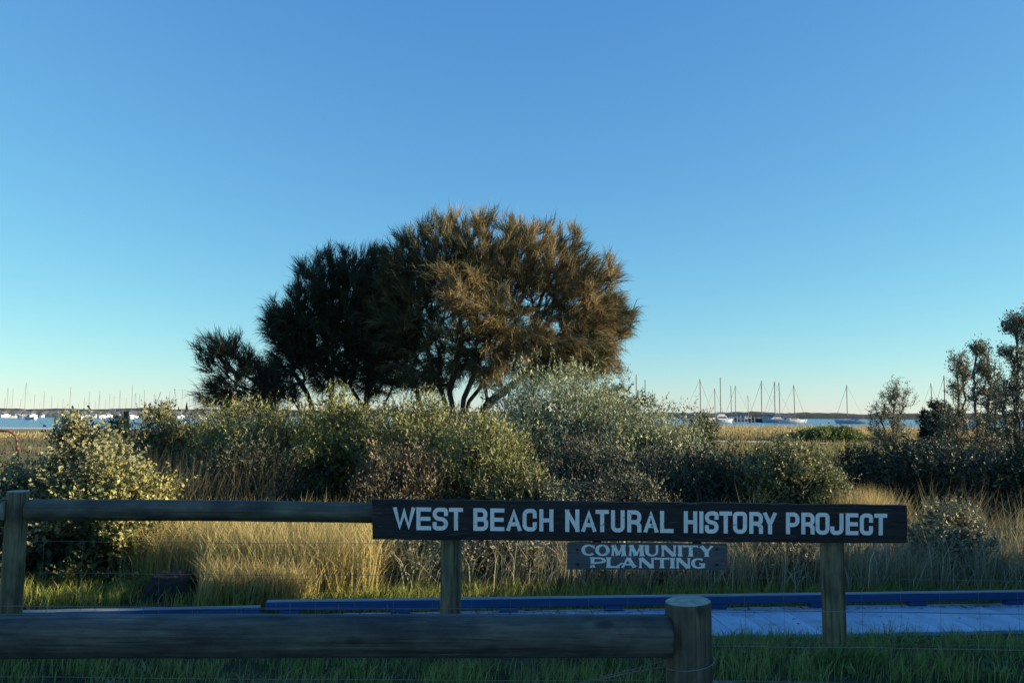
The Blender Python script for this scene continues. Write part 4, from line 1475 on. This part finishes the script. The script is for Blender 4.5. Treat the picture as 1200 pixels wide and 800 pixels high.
shrub('coast_shrub', 'dull green shrub behind the shrubs, under the dark she-oak crown', 'shrub', 430, 478, 14.0, 64, 0.9, 560, DGREY_A, (0.2, 0.19, 0.1), (0.035, 0.06), 0.42, 12, 0.75)
shrub('coast_shrub', 'grey green shrub left of the dark she-oak, over the reeds', 'shrub', 250, 492, 13.6, 44, 0.8, 420, OLIVE_A, OLIVE_B, (0.035, 0.06), 0.42, 12, 0.7)
shrub('coast_shrub', 'low green shrub behind the letters BEA of the long sign', 'shrub', 610, 548, 9.9, 56, 0.5, 420, OLIVE_A, (0.22, 0.21, 0.1), (0.03, 0.05), 0.42, 11, 0.8)
shrub('coast_shrub', 'low dark shrub behind the letters NATURAL of the long sign', 'shrub', 730, 558, 9.8, 66, 0.5, 460, DGREY_A, DGREY_B, (0.03, 0.05), 0.42, 11, 0.85)
shrub('coast_shrub', 'low dark shrub between the dark low shrub and the olive saltbush', 'shrub', 862, 532, 11.6, 46, 0.7, 420, DGREY_A, (0.12, 0.125, 0.08), (0.03, 0.055), 0.42, 11, 0.8)
shrub('saltbush', 'low grey plant behind the boardwalk under the small planting sign', 'shrub', 735, 640, 8.6, 60, 0.35, 300, GREY_A, (0.28, 0.25, 0.17), (0.03, 0.05), 0.42, 10, 0.75)
shrub('saltbush', 'low dull plant behind the boardwalk by the right hand fence post', 'shrub', 905, 636, 8.7, 60, 0.35, 280, DGREY_A, (0.22, 0.2, 0.14), (0.03, 0.05), 0.42, 10, 0.8)
# silver bush
shrub('silver_bush', 'large rounded silvery bush right of the golden she-oak trunks', 'shrub', 660, 432, 15.2, 100, 1.5, 1700, SILV_A, SILV_B, (0.035, 0.06), 0.36, 12, 0.72)
shrub('silver_bush', 'silvery bush sloping down towards the water, right of the large rounded one', 'shrub', 762, 482, 14.6, 74, 1.2, 950, SILV_A, SILV_B, (0.035, 0.06), 0.36, 12, 0.72)
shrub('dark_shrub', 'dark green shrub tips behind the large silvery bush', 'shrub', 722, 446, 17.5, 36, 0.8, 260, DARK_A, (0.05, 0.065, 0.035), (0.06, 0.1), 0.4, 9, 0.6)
shrub('coast_shrub', 'dark low shrub in front of the large silvery bush', 'shrub', 690, 522, 11.8, 78, 0.9, 640, DGREY_A, DGREY_B, (0.03, 0.055), 0.4, 12, 0.85)
shrub('coast_shrub', 'dark low shrub behind the word HISTORY', 'shrub', 800, 525, 11.4, 66, 0.8, 560, DGREY_A, (0.10, 0.11, 0.07), (0.03, 0.055), 0.4, 12, 0.85)
shrub('saltbush', 'olive saltbush behind the word PROJECT', 'shrub', 925, 524, 10.8, 58, 0.8, 760, OLIVE_A, (0.24, 0.24, 0.115), (0.035, 0.06), 0.45, 12, 0.6)
# right
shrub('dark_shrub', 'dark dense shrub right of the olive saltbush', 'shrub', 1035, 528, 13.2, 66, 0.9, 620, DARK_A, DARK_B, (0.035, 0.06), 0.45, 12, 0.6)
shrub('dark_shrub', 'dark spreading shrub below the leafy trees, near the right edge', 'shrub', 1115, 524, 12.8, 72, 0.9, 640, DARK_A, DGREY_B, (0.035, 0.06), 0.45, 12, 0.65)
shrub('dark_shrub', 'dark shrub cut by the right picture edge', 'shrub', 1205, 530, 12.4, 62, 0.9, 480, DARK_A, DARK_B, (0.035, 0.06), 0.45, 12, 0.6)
shrub('saltbush', 'low pale saltbush just right of the end of the long sign', 'shrub', 1112, 603, 8.9, 44, 0.4, 260, GREY_A, (0.30, 0.28, 0.18), (0.03, 0.05), 0.5, 11, 0.6)
shrub('saltbush', 'low pale leafy plant below the word BEACH behind the boardwalk', 'shrub', 590, 622, 8.5, 55, 0.35, 300, GREY_A, (0.25, 0.22, 0.16), (0.03, 0.055), 0.5, 10, 0.6)
shrub('saltbush', 'small leafy plant below the word WEST behind the boardwalk', 'shrub', 478, 640, 8.3, 30, 0.3, 120, OLIVE_A, GREY_B, (0.03, 0.055), 0.5, 9, 0.5)
shrub('saltbush', 'small leafy plant showing above the sign near the word NATURAL', 'shrub', 640, 565, 9.6, 42, 0.4, 260, DGREY_A, GREY_B, (0.03, 0.05), 0.45, 10, 0.8)
# beyond
shrub('wispy_shrub', 'wispy dark green shrub in front of the boxy cruiser', 'shrub', 818, 478, 27, 24, 0.9, 160, (0.06, 0.075, 0.035), (0.10, 0.11, 0.05), (0.06, 0.12), 0.25, 10, 0.3, (0.2, 0.4))
shrub('green_shrub', 'bright green shrub on the dune before the lone pale blue yacht', 'shrub', 972, 505, 52, 42, 2.0, 520, (0.09, 0.13, 0.03), (0.17, 0.20, 0.06), (0.10, 0.16), 0.4, 9, 0.5, (0.2, 0.4))
# unseen shrubs added right of the frame, heights stepped to shade fence and boardwalk
for k, (x, y, h, hw, dp) in enumerate(((7.4, 0.6, 3.4, 1.0, 0.9), (7.4, 1.6, 3.4, 0.9, 0.8), (7.4, 2.5, 3.5, 0.9, 0.8), (7.4, 3.4, 3.5, 0.9, 0.75), (7.3, 4.3, 3.3, 0.85, 0.7),
                                      (7.3, 5.2, 2.7, 0.85, 0.7), (7.3, 6.1, 1.95, 0.8, 0.6), (7.4, 7.0, 1.2, 0.8, 0.6), (7.6, 7.9, 0.62, 0.8, 0.6))):
    shrub('shade_shrub', 'unseen dense dark shrub added for shade in the row beyond the right picture edge', 'shrub', 0, 0, y, 0, dp, 520, DARK_A, DARK_B, (0.10, 0.15), 0.55, 12, 0.5,
          group='added shade shrubs in the row beyond the right edge', X=x, top=h, halfw=hw, dense=1.2)
for (x, y, h, hw, dp) in ((13.0, 12.4, 2.2, 1.3, 1.2), (14.5, 13.8, 2.2, 1.3, 1.2)):  # two taller unseen shrubs, added to darken the shrubs at the right
    shrub('shade_shrub', 'unseen tall dense shrub added for shade beyond the right picture edge', 'shrub', 0, 0, y, 0, dp, 330, DARK_A, DARK_B, (0.10, 0.14), 0.55, 12, 0.5,
          group='added tall shade shrubs beyond the right edge', X=x, top=h, halfw=hw, dense=1.0)


# ------------------------------------------------------------------ leafy trees at the right
def leafy_tree(label, Y, base_px, stems_px, blobs, n_tips, col_a, col_b, leaf=(0.05, 0.10), per=9, r_tip=0.005):
    bx = at(base_px, 500, Y).x
    root = empty('coast_tree', (bx, Y, gzf(bx, Y)), label, 'tree')
    stems = []
    for st in stems_px:
        pts = []
        for k, (px, py) in enumerate(st):
            p = at(px, py, Y + random.uniform(-.15, .15) * (k > 0))
            if k == 0: p.z = gzf(p.x, Y) - 0.05
            pts.append(p)
        stems.append(pts)
    blobs = [(b[0], b[1] + 3, b[2] * 1.25, b[3] * 1.3, b[4], b[5], b[6]) for b in blobs]
    tips = blob_tips(blobs, Y, int(n_tips * 1.35), 0.75)
    sk = grow(stems, tips, 0.25, 0.2, 0.14)
    g = Geo(); skeleton(g, sk, r_tip, 0.45, (0.085, 0.08, 0.07), 5)
    link('trunk', g.mesh('trunk', M['bark'], True), root)
    idx = np.concatenate([sk['tips'], sk['par'][sk['tips']]]); P = sk['pos'][idx]; D = sk['dr'][idx]
    n = len(P)
    ii = np.repeat(np.arange(n), per)
    base = P[ii] - D[ii] * rng.uniform(0, 0.26, (len(ii), 1)) + rng.normal(size=(len(ii), 3)) * 0.05
    d = unit(D[ii] * 0.5 + np.array([0, 0, 0.25]) + rnd_unit(len(ii)) * 0.9)
    L = rng.uniform(*leaf, len(ii))
    k = rng.uniform(0, 1, (n, 1)); sc = np.array(col_a) * (1 - k) + np.array(col_b) * k
    g = Geo(); g.leaves(base, d, L, L * 0.36, sc[ii] * rng.uniform(.75, 1.25, (len(ii), 1)))
    link('crown', g.mesh('crown', M['leaf']), root)
    return root


TA, TB = (0.10, 0.11, 0.075), (0.25, 0.26, 0.18)
leafy_tree('small grey leaved tree standing alone right of the lone yacht', 33, 1043,
           [[(1046, 530), (1046, 500), (1050, 475), (1052, 458)], [(1042, 530), (1036, 505), (1030, 485), (1026, 478)], [(1050, 530), (1052, 500), (1058, 480), (1060, 465)]],
           [(1050, 458, 18, 17, .8, 1, 0), (1036, 480, 18, 20, .8, .9, 0), (1050, 490, 17, 20, .8, .6, 0), (1030, 505, 16, 14, .7, .6, 0), (1045, 510, 22, 12, .7, .5, 0)], 330, TA, TB)
leafy_tree('slim grey tree with a narrow open top left of the twin peaked tree', 25, 1122,
           [[(1124, 540), (1122, 500), (1122, 450), (1123, 412)], [(1126, 540), (1130, 490), (1130, 440), (1130, 415)], [(1120, 540), (1112, 510), (1105, 490), (1100, 480)]],
           [(1124, 425, 9, 18, .5, .6, 0), (1119, 450, 8, 14, .5, .3, 0), (1131, 435, 6, 14, .4, .3, 0), (1124, 480, 14, 18, .7, .5, 0), (1108, 495, 18, 20, .8, .7, 0), (1122, 515, 24, 16, .9, .7, 0)], 300, TA, TB)
leafy_tree('grey tree with a dense tufted top between the slim tree and the edge tree', 24, 1150,
           [[(1148, 545), (1144, 490), (1142, 440), (1144, 402)], [(1150, 545), (1156, 490), (1158, 450), (1156, 420)], [(1152, 545), (1164, 500), (1172, 460), (1174, 445)]],
           [(1146, 404, 9, 10, .5, .6, 0), (1149, 424, 10, 14, .5, .5, 0), (1160, 432, 9, 16, .5, .4, 0), (1152, 455, 18, 16, .8, .7, 0), (1168, 455, 16, 20, .8, .7, 0), (1150, 490, 26, 20, 1, .9, 0), (1165, 515, 28, 18, 1, .9, 0)], 430, (0.085, 0.095, 0.068), (0.21, 0.22, 0.155))
leafy_tree('tallest leafy tree, cut by the right picture edge', 22, 1195,
           [[(1192, 560), (1190, 490), (1192, 430), (1188, 372)], [(1198, 560), (1206, 480), (1202, 420), (1205, 372)], [(1188, 560), (1180, 500), (1178, 470), (1176, 440)], [(1194, 560), (1192, 440), (1180, 412), (1175, 405)], [(1200, 560), (1216, 500), (1225, 440), (1222, 400)]],
           [(1194, 372, 15, 13, .7, .8, 0), (1180, 380, 8, 8, .4, .15, 0), (1180, 408, 9, 8, .4, .3, 0), (1208, 390, 14, 22, .8, .5, 0), (1196, 418, 10, 16, .5, .3, 0), (1190, 450, 22, 20, .9, .8, 0), (1185, 490, 28, 26, 1.1, 1.2, 0), (1210, 470, 24, 40, 1.2, 1.0, 0), (1190, 530, 34, 20, 1.2, 1.0, 0)], 700, (0.075, 0.085, 0.062), (0.19, 0.20, 0.14))
shrub('evergreen_bush', 'dark rounded evergreen bush between the small lone tree and the slim tree', 'shrub', 1100, 465, 31, 20, 0.8, 300, (0.018, 0.03, 0.018), (0.04, 0.055, 0.03), (0.08, 0.13), 0.4, 10, 0.5)


# ------------------------------------------------------------------ grasses
def grass(name, x, y, h, w, ca, cb, lean=0.35, tip=None, bend=0.6, zoff=None, wind=(0.10, 0.0)):
    n = len(x)
    z = gz(x, y) if zoff is None else zoff
    base = np.stack([x, y, z], 1)
    an = rng.uniform(0, 2 * PI, n)
    ll = np.abs(rng.normal(0, lean, n))
    d0 = unit(np.stack([np.cos(an) * ll * 0.6 + wind[0], np.sin(an) * ll * 0.6 + wind[1], np.ones(n)], 1))
    d1 = unit(np.stack([np.cos(an) * (ll + bend * rng.uniform(0, 1, n)) + wind[0] * 2, np.sin(an) * (ll + bend * rng.uniform(0, 1, n)), np.ones(n) * 0.8], 1))
    sa = rng.uniform(0, PI, n)
    side = np.stack([np.cos(sa), np.sin(sa), 0 * sa], 1)
    k = rng.uniform(0, 1, (n, 1))
    col = (np.array(ca) * (1 - k) + np.array(cb) * k) * rng.uniform(.8, 1.2, (n, 1))
    g = Geo()
    g.ribbons(base, d0, d1, h, w, col, side, None if tip is None else col * 0.4 + np.array(tip) * 0.6)
    return tag(link(name, g.mesh(name, M['grass'])), kind='stuff')


def clumped(n, x0, x1, y0, y1, per=14, spread=0.05):
    m = n // per
    cx = rng.uniform(x0, x1, m); cy = rng.uniform(y0, y1, m)
    return np.repeat(cx, per) + rng.normal(size=m * per) * spread, np.repeat(cy, per) + rng.normal(size=m * per) * spread, np.repeat(rng.uniform(0.65, 1.25, m), per)


GR_A, GR_B = (0.11, 0.17, 0.045), (0.30, 0.36, 0.12)
# short lawn between the car park and the boardwalk
x, y, f = clumped(42000, -4.6, 4.6, 4.0, 6.35, 12, 0.04)
edge = 4.07 + np.where(x > 0.8, 0.20, -0.02) + 0.05 * np.sin(x * 3)
bare = np.sin(x * 3.1 + 2) * np.sin(y * 4.3 + x * 1.3) + 0.5 * np.sin(x * 7.7 + y * 3)
k = (y > edge) & ((bare < 0.75) | (rng.uniform(0, 1, len(x)) < 0.25)) & (y < 6.44 + (x - 2.9) * 0.083 - 0.02)
x, y, f = x[k], y[k], f[k]
tall = 1 + 0.9 * np.exp(-((y - (6.34 + (x - 2.9) * 0.083)) / 0.16) ** 2) * (x > 0.5)
patch_ = 0.75 + 0.5 * rng.uniform(0, 1, len(x)) ** 3 + 0.5 * (np.sin(x * 2.1 + 1) * np.sin(y * 5 + x) > 0.1)
grass('lawn_grass', x, y, rng.uniform(0.04, 0.125, len(x)) * f * patch_ * (1 + 0.7 * (tall - 1)), rng.uniform(0.003, 0.0065, len(x)), GR_A, GR_B, 0.45)
m = 44
cx = rng.uniform(-3.4, 3.8, m); cy = rng.uniform(4.25, 6.2, m)
cx[:10] = 1.86 + np.linspace(-0.13, 0.13, 10); cy[:10] = 4.53 + rng.uniform(-0.05, 0.03, 10)
x = np.repeat(cx, 60) + rng.normal(size=m * 60) * 0.035; y = np.repeat(cy, 60) + rng.normal(size=m * 60) * 0.035
grass('lawn_tufts', x, y, rng.uniform(0.08, 0.21, len(x)) * np.repeat(rng.uniform(0.6, 1.1, m), 60), rng.uniform(0.004, 0.009, len(x)), (0.08, 0.15, 0.04), (0.24, 0.33, 0.12), 0.55, None, 1.1)
# flat weeds in the lawn, litter along the kerb of the boardwalk
m = 130
cx = rng.uniform(-3.6, 4.0, m); cy = rng.uniform(4.3, 6.25, m)
ii = np.repeat(np.arange(m), 8); an = rng.uniform(0, 2 * PI, len(ii))
g = Geo()
g.leaves(np.stack([cx[ii], cy[ii], gz(cx[ii], cy[ii]) + 0.02], 1), np.stack([np.cos(an), np.sin(an), rng.uniform(0.3, 0.9, len(ii))], 1), rng.uniform(0.05, 0.11, len(ii)), rng.uniform(0.015, 0.03, len(ii)),
         np.array([0.10, 0.17, 0.06]) * rng.uniform(0.7, 1.5, (len(ii), 1)))
tag(link('lawn_weeds', g.mesh('lawn_weeds', M['leaf'])), kind='stuff')
m = 420
uu_ = rng.uniform(-4.8, 3.6, m); ww_ = np.where(rng.uniform(0, 1, m) < 0.7, 0.80 - np.abs(rng.normal(0, 0.05, m)), rng.uniform(0.05, 0.8, m))
P_ = np.array([tuple(bw(a, b, -0.296)) for a, b in zip(uu_, ww_)])
an = rng.uniform(0, 2 * PI, m)
g = Geo()
g.leaves(P_, np.stack([np.cos(an), np.sin(an), rng.uniform(0.02, 0.25, m)], 1), rng.uniform(0.015, 0.06, m), rng.uniform(0.006, 0.016, m), np.array([0.22, 0.19, 0.13]) * rng.uniform(0.4, 1.5, (m, 1)))
tag(link('leaf_litter', g.mesh('leaf_litter', M['leaf'])), kind='stuff')
# seedheads and dry stalks in the lawn
x = rng.uniform(-4.4, 4.6, 2600); y = rng.uniform(4.2, 6.3, 2600)
grass('lawn_stalks', x, y, rng.uniform(0.08, 0.2, 2600), rng.uniform(0.002, 0.0035, 2600), (0.16, 0.15, 0.07), (0.26, 0.22, 0.11), 0.4)
# fresh grass strip beyond the boardwalk
x, y, f = clumped(26000, -6.5, 6.5, 7.2, 8.3, 12, 0.05)
k = (y > 7.32 + (x - 2.9) * 0.083) & ~((np.abs(x + 3.3) < 0.27) & (y < 7.95) & (rng.uniform(0, 1, len(x)) < 0.8))
x, y, f = x[k], y[k], f[k]
grass('strip_grass', x, y, rng.uniform(0.06, 0.20, len(x)) * f, rng.uniform(0.004, 0.008, len(x)), (0.12, 0.17, 0.04), (0.36, 0.35, 0.09), 0.4)
# golden stand
DRY_A, DRY_B, DRY_T = (0.18, 0.19, 0.06), (0.50, 0.40, 0.14), (0.60, 0.48, 0.25)
x, y, f = clumped(15000, -3.9, -1.35, 7.75, 9.3, 16, 0.06)
k = (x > -2.98) | (y > 8.1)
x, y, f = x[k], y[k], f[k]
grass('golden_grass', x, y, rng.uniform(0.25, 0.9, len(x)) * (0.7 + 0.3 * f), rng.uniform(0.004, 0.0085, len(x)), DRY_A, DRY_B, 0.32, DRY_T, 0.9)
x, y, f = clumped(2600, -2.85, -1.9, 7.4, 7.8, 16, 0.05)
k = x > -2.86
x, y, f = x[k], y[k], f[k]
grass('golden_grass', x, y, rng.uniform(0.2, 0.5, len(x)), rng.uniform(0.004, 0.0085, len(x)), DRY_A, DRY_B, 0.32, DRY_T, 0.9)
x, y, f = clumped(9000, -30, -7, 18, 48, 16, 0.2)
grass('rough_grass', x, y, rng.uniform(0.12, 0.35, len(x)) * f, rng.uniform(0.015, 0.04, len(x)), (0.06, 0.065, 0.035), (0.15, 0.13, 0.075), 0.35, None, 0.5)
# dry grass along the rest of the walk
x, y, f = clumped(14000, -1.5, 6.6, 8.0, 9.9, 20, 0.05)
grass('dry_grass', x, y, rng.uniform(0.2, 0.68, len(x)) * f, rng.uniform(0.004, 0.008, len(x)), (0.10, 0.125, 0.06), (0.30, 0.27, 0.15), 0.3, (0.44, 0.39, 0.26), 0.8)
x = rng.uniform(-3.4, 5.6, 2600); y = rng.uniform(7.9, 9.4, 2600)
grass('dead_stalks', x, y, rng.uniform(0.25, 0.7, 2600), rng.uniform(0.005, 0.010, 2600), (0.30, 0.27, 0.17), (0.50, 0.45, 0.31), 0.75, None, 0.9)
# dull reeds among the shrubs
x, y, f = clumped(9000, -5.2, -3.0, 9.8, 12.0, 14, 0.07)
grass('reeds', x, y, rng.uniform(0.6, 1.15, len(x)) * f, rng.uniform(0.005, 0.010, len(x)), (0.05, 0.06, 0.035), (0.12, 0.12, 0.075), 0.15, (0.17, 0.155, 0.11), 0.3)
x, y, f = clumped(8000, -5, 8.5, 9.6, 12.5, 14, 0.07)
grass('rough_grass', x, y, rng.uniform(0.4, 0.85, len(x)) * f, rng.uniform(0.005, 0.010, len(x)), (0.07, 0.085, 0.04), (0.20, 0.18, 0.095), 0.25, (0.30, 0.26, 0.16), 0.6)
# tuft right of the sign end
x, y, f = clumped(2600, 4.0, 4.6, 9.8, 10.6, 20, 0.06)
grass('straw_tuft', x, y, rng.uniform(0.55, 0.95, len(x)), rng.uniform(0.005, 0.009, len(x)), (0.20, 0.16, 0.07), DRY_B, 0.16, DRY_T, 0.4)
# dune grass farther off
x, y, f = clumped(18000, 10, 38, 52, 74, 16, 0.3)
grass('dune_grass', x, y, rng.uniform(0.3, 0.7, len(x)) * f, rng.uniform(0.03, 0.06, len(x)), (0.20, 0.16, 0.06), (0.36, 0.27, 0.11), 0.3, DRY_T, 0.4)
x, y, f = clumped(6000, -45, -10, 48, 60, 16, 0.3)
grass('dune_grass', x, y, rng.uniform(0.12, 0.25, len(x)) * f, rng.uniform(0.03, 0.06, len(x)), (0.20, 0.16, 0.07), (0.34, 0.26, 0.12), 0.3, DRY_T, 0.4)
x, y, f = clumped(9000, 6, 26, 34, 48, 16, 0.2)
grass('rough_grass', x, y, rng.uniform(0.15, 0.4, len(x)) * f, rng.uniform(0.02, 0.045, len(x)), (0.12, 0.13, 0.05), (0.32, 0.26, 0.11), 0.35, None, 0.5)
x, y, f = clumped(16000, -14, 22, 13, 36, 16, 0.15)
grass('rough_grass', x, y, rng.uniform(0.15, 0.42, len(x)) * f, rng.uniform(0.012, 0.025, len(x)), (0.07, 0.08, 0.03), (0.18, 0.155, 0.075), 0.3, None, 0.4)
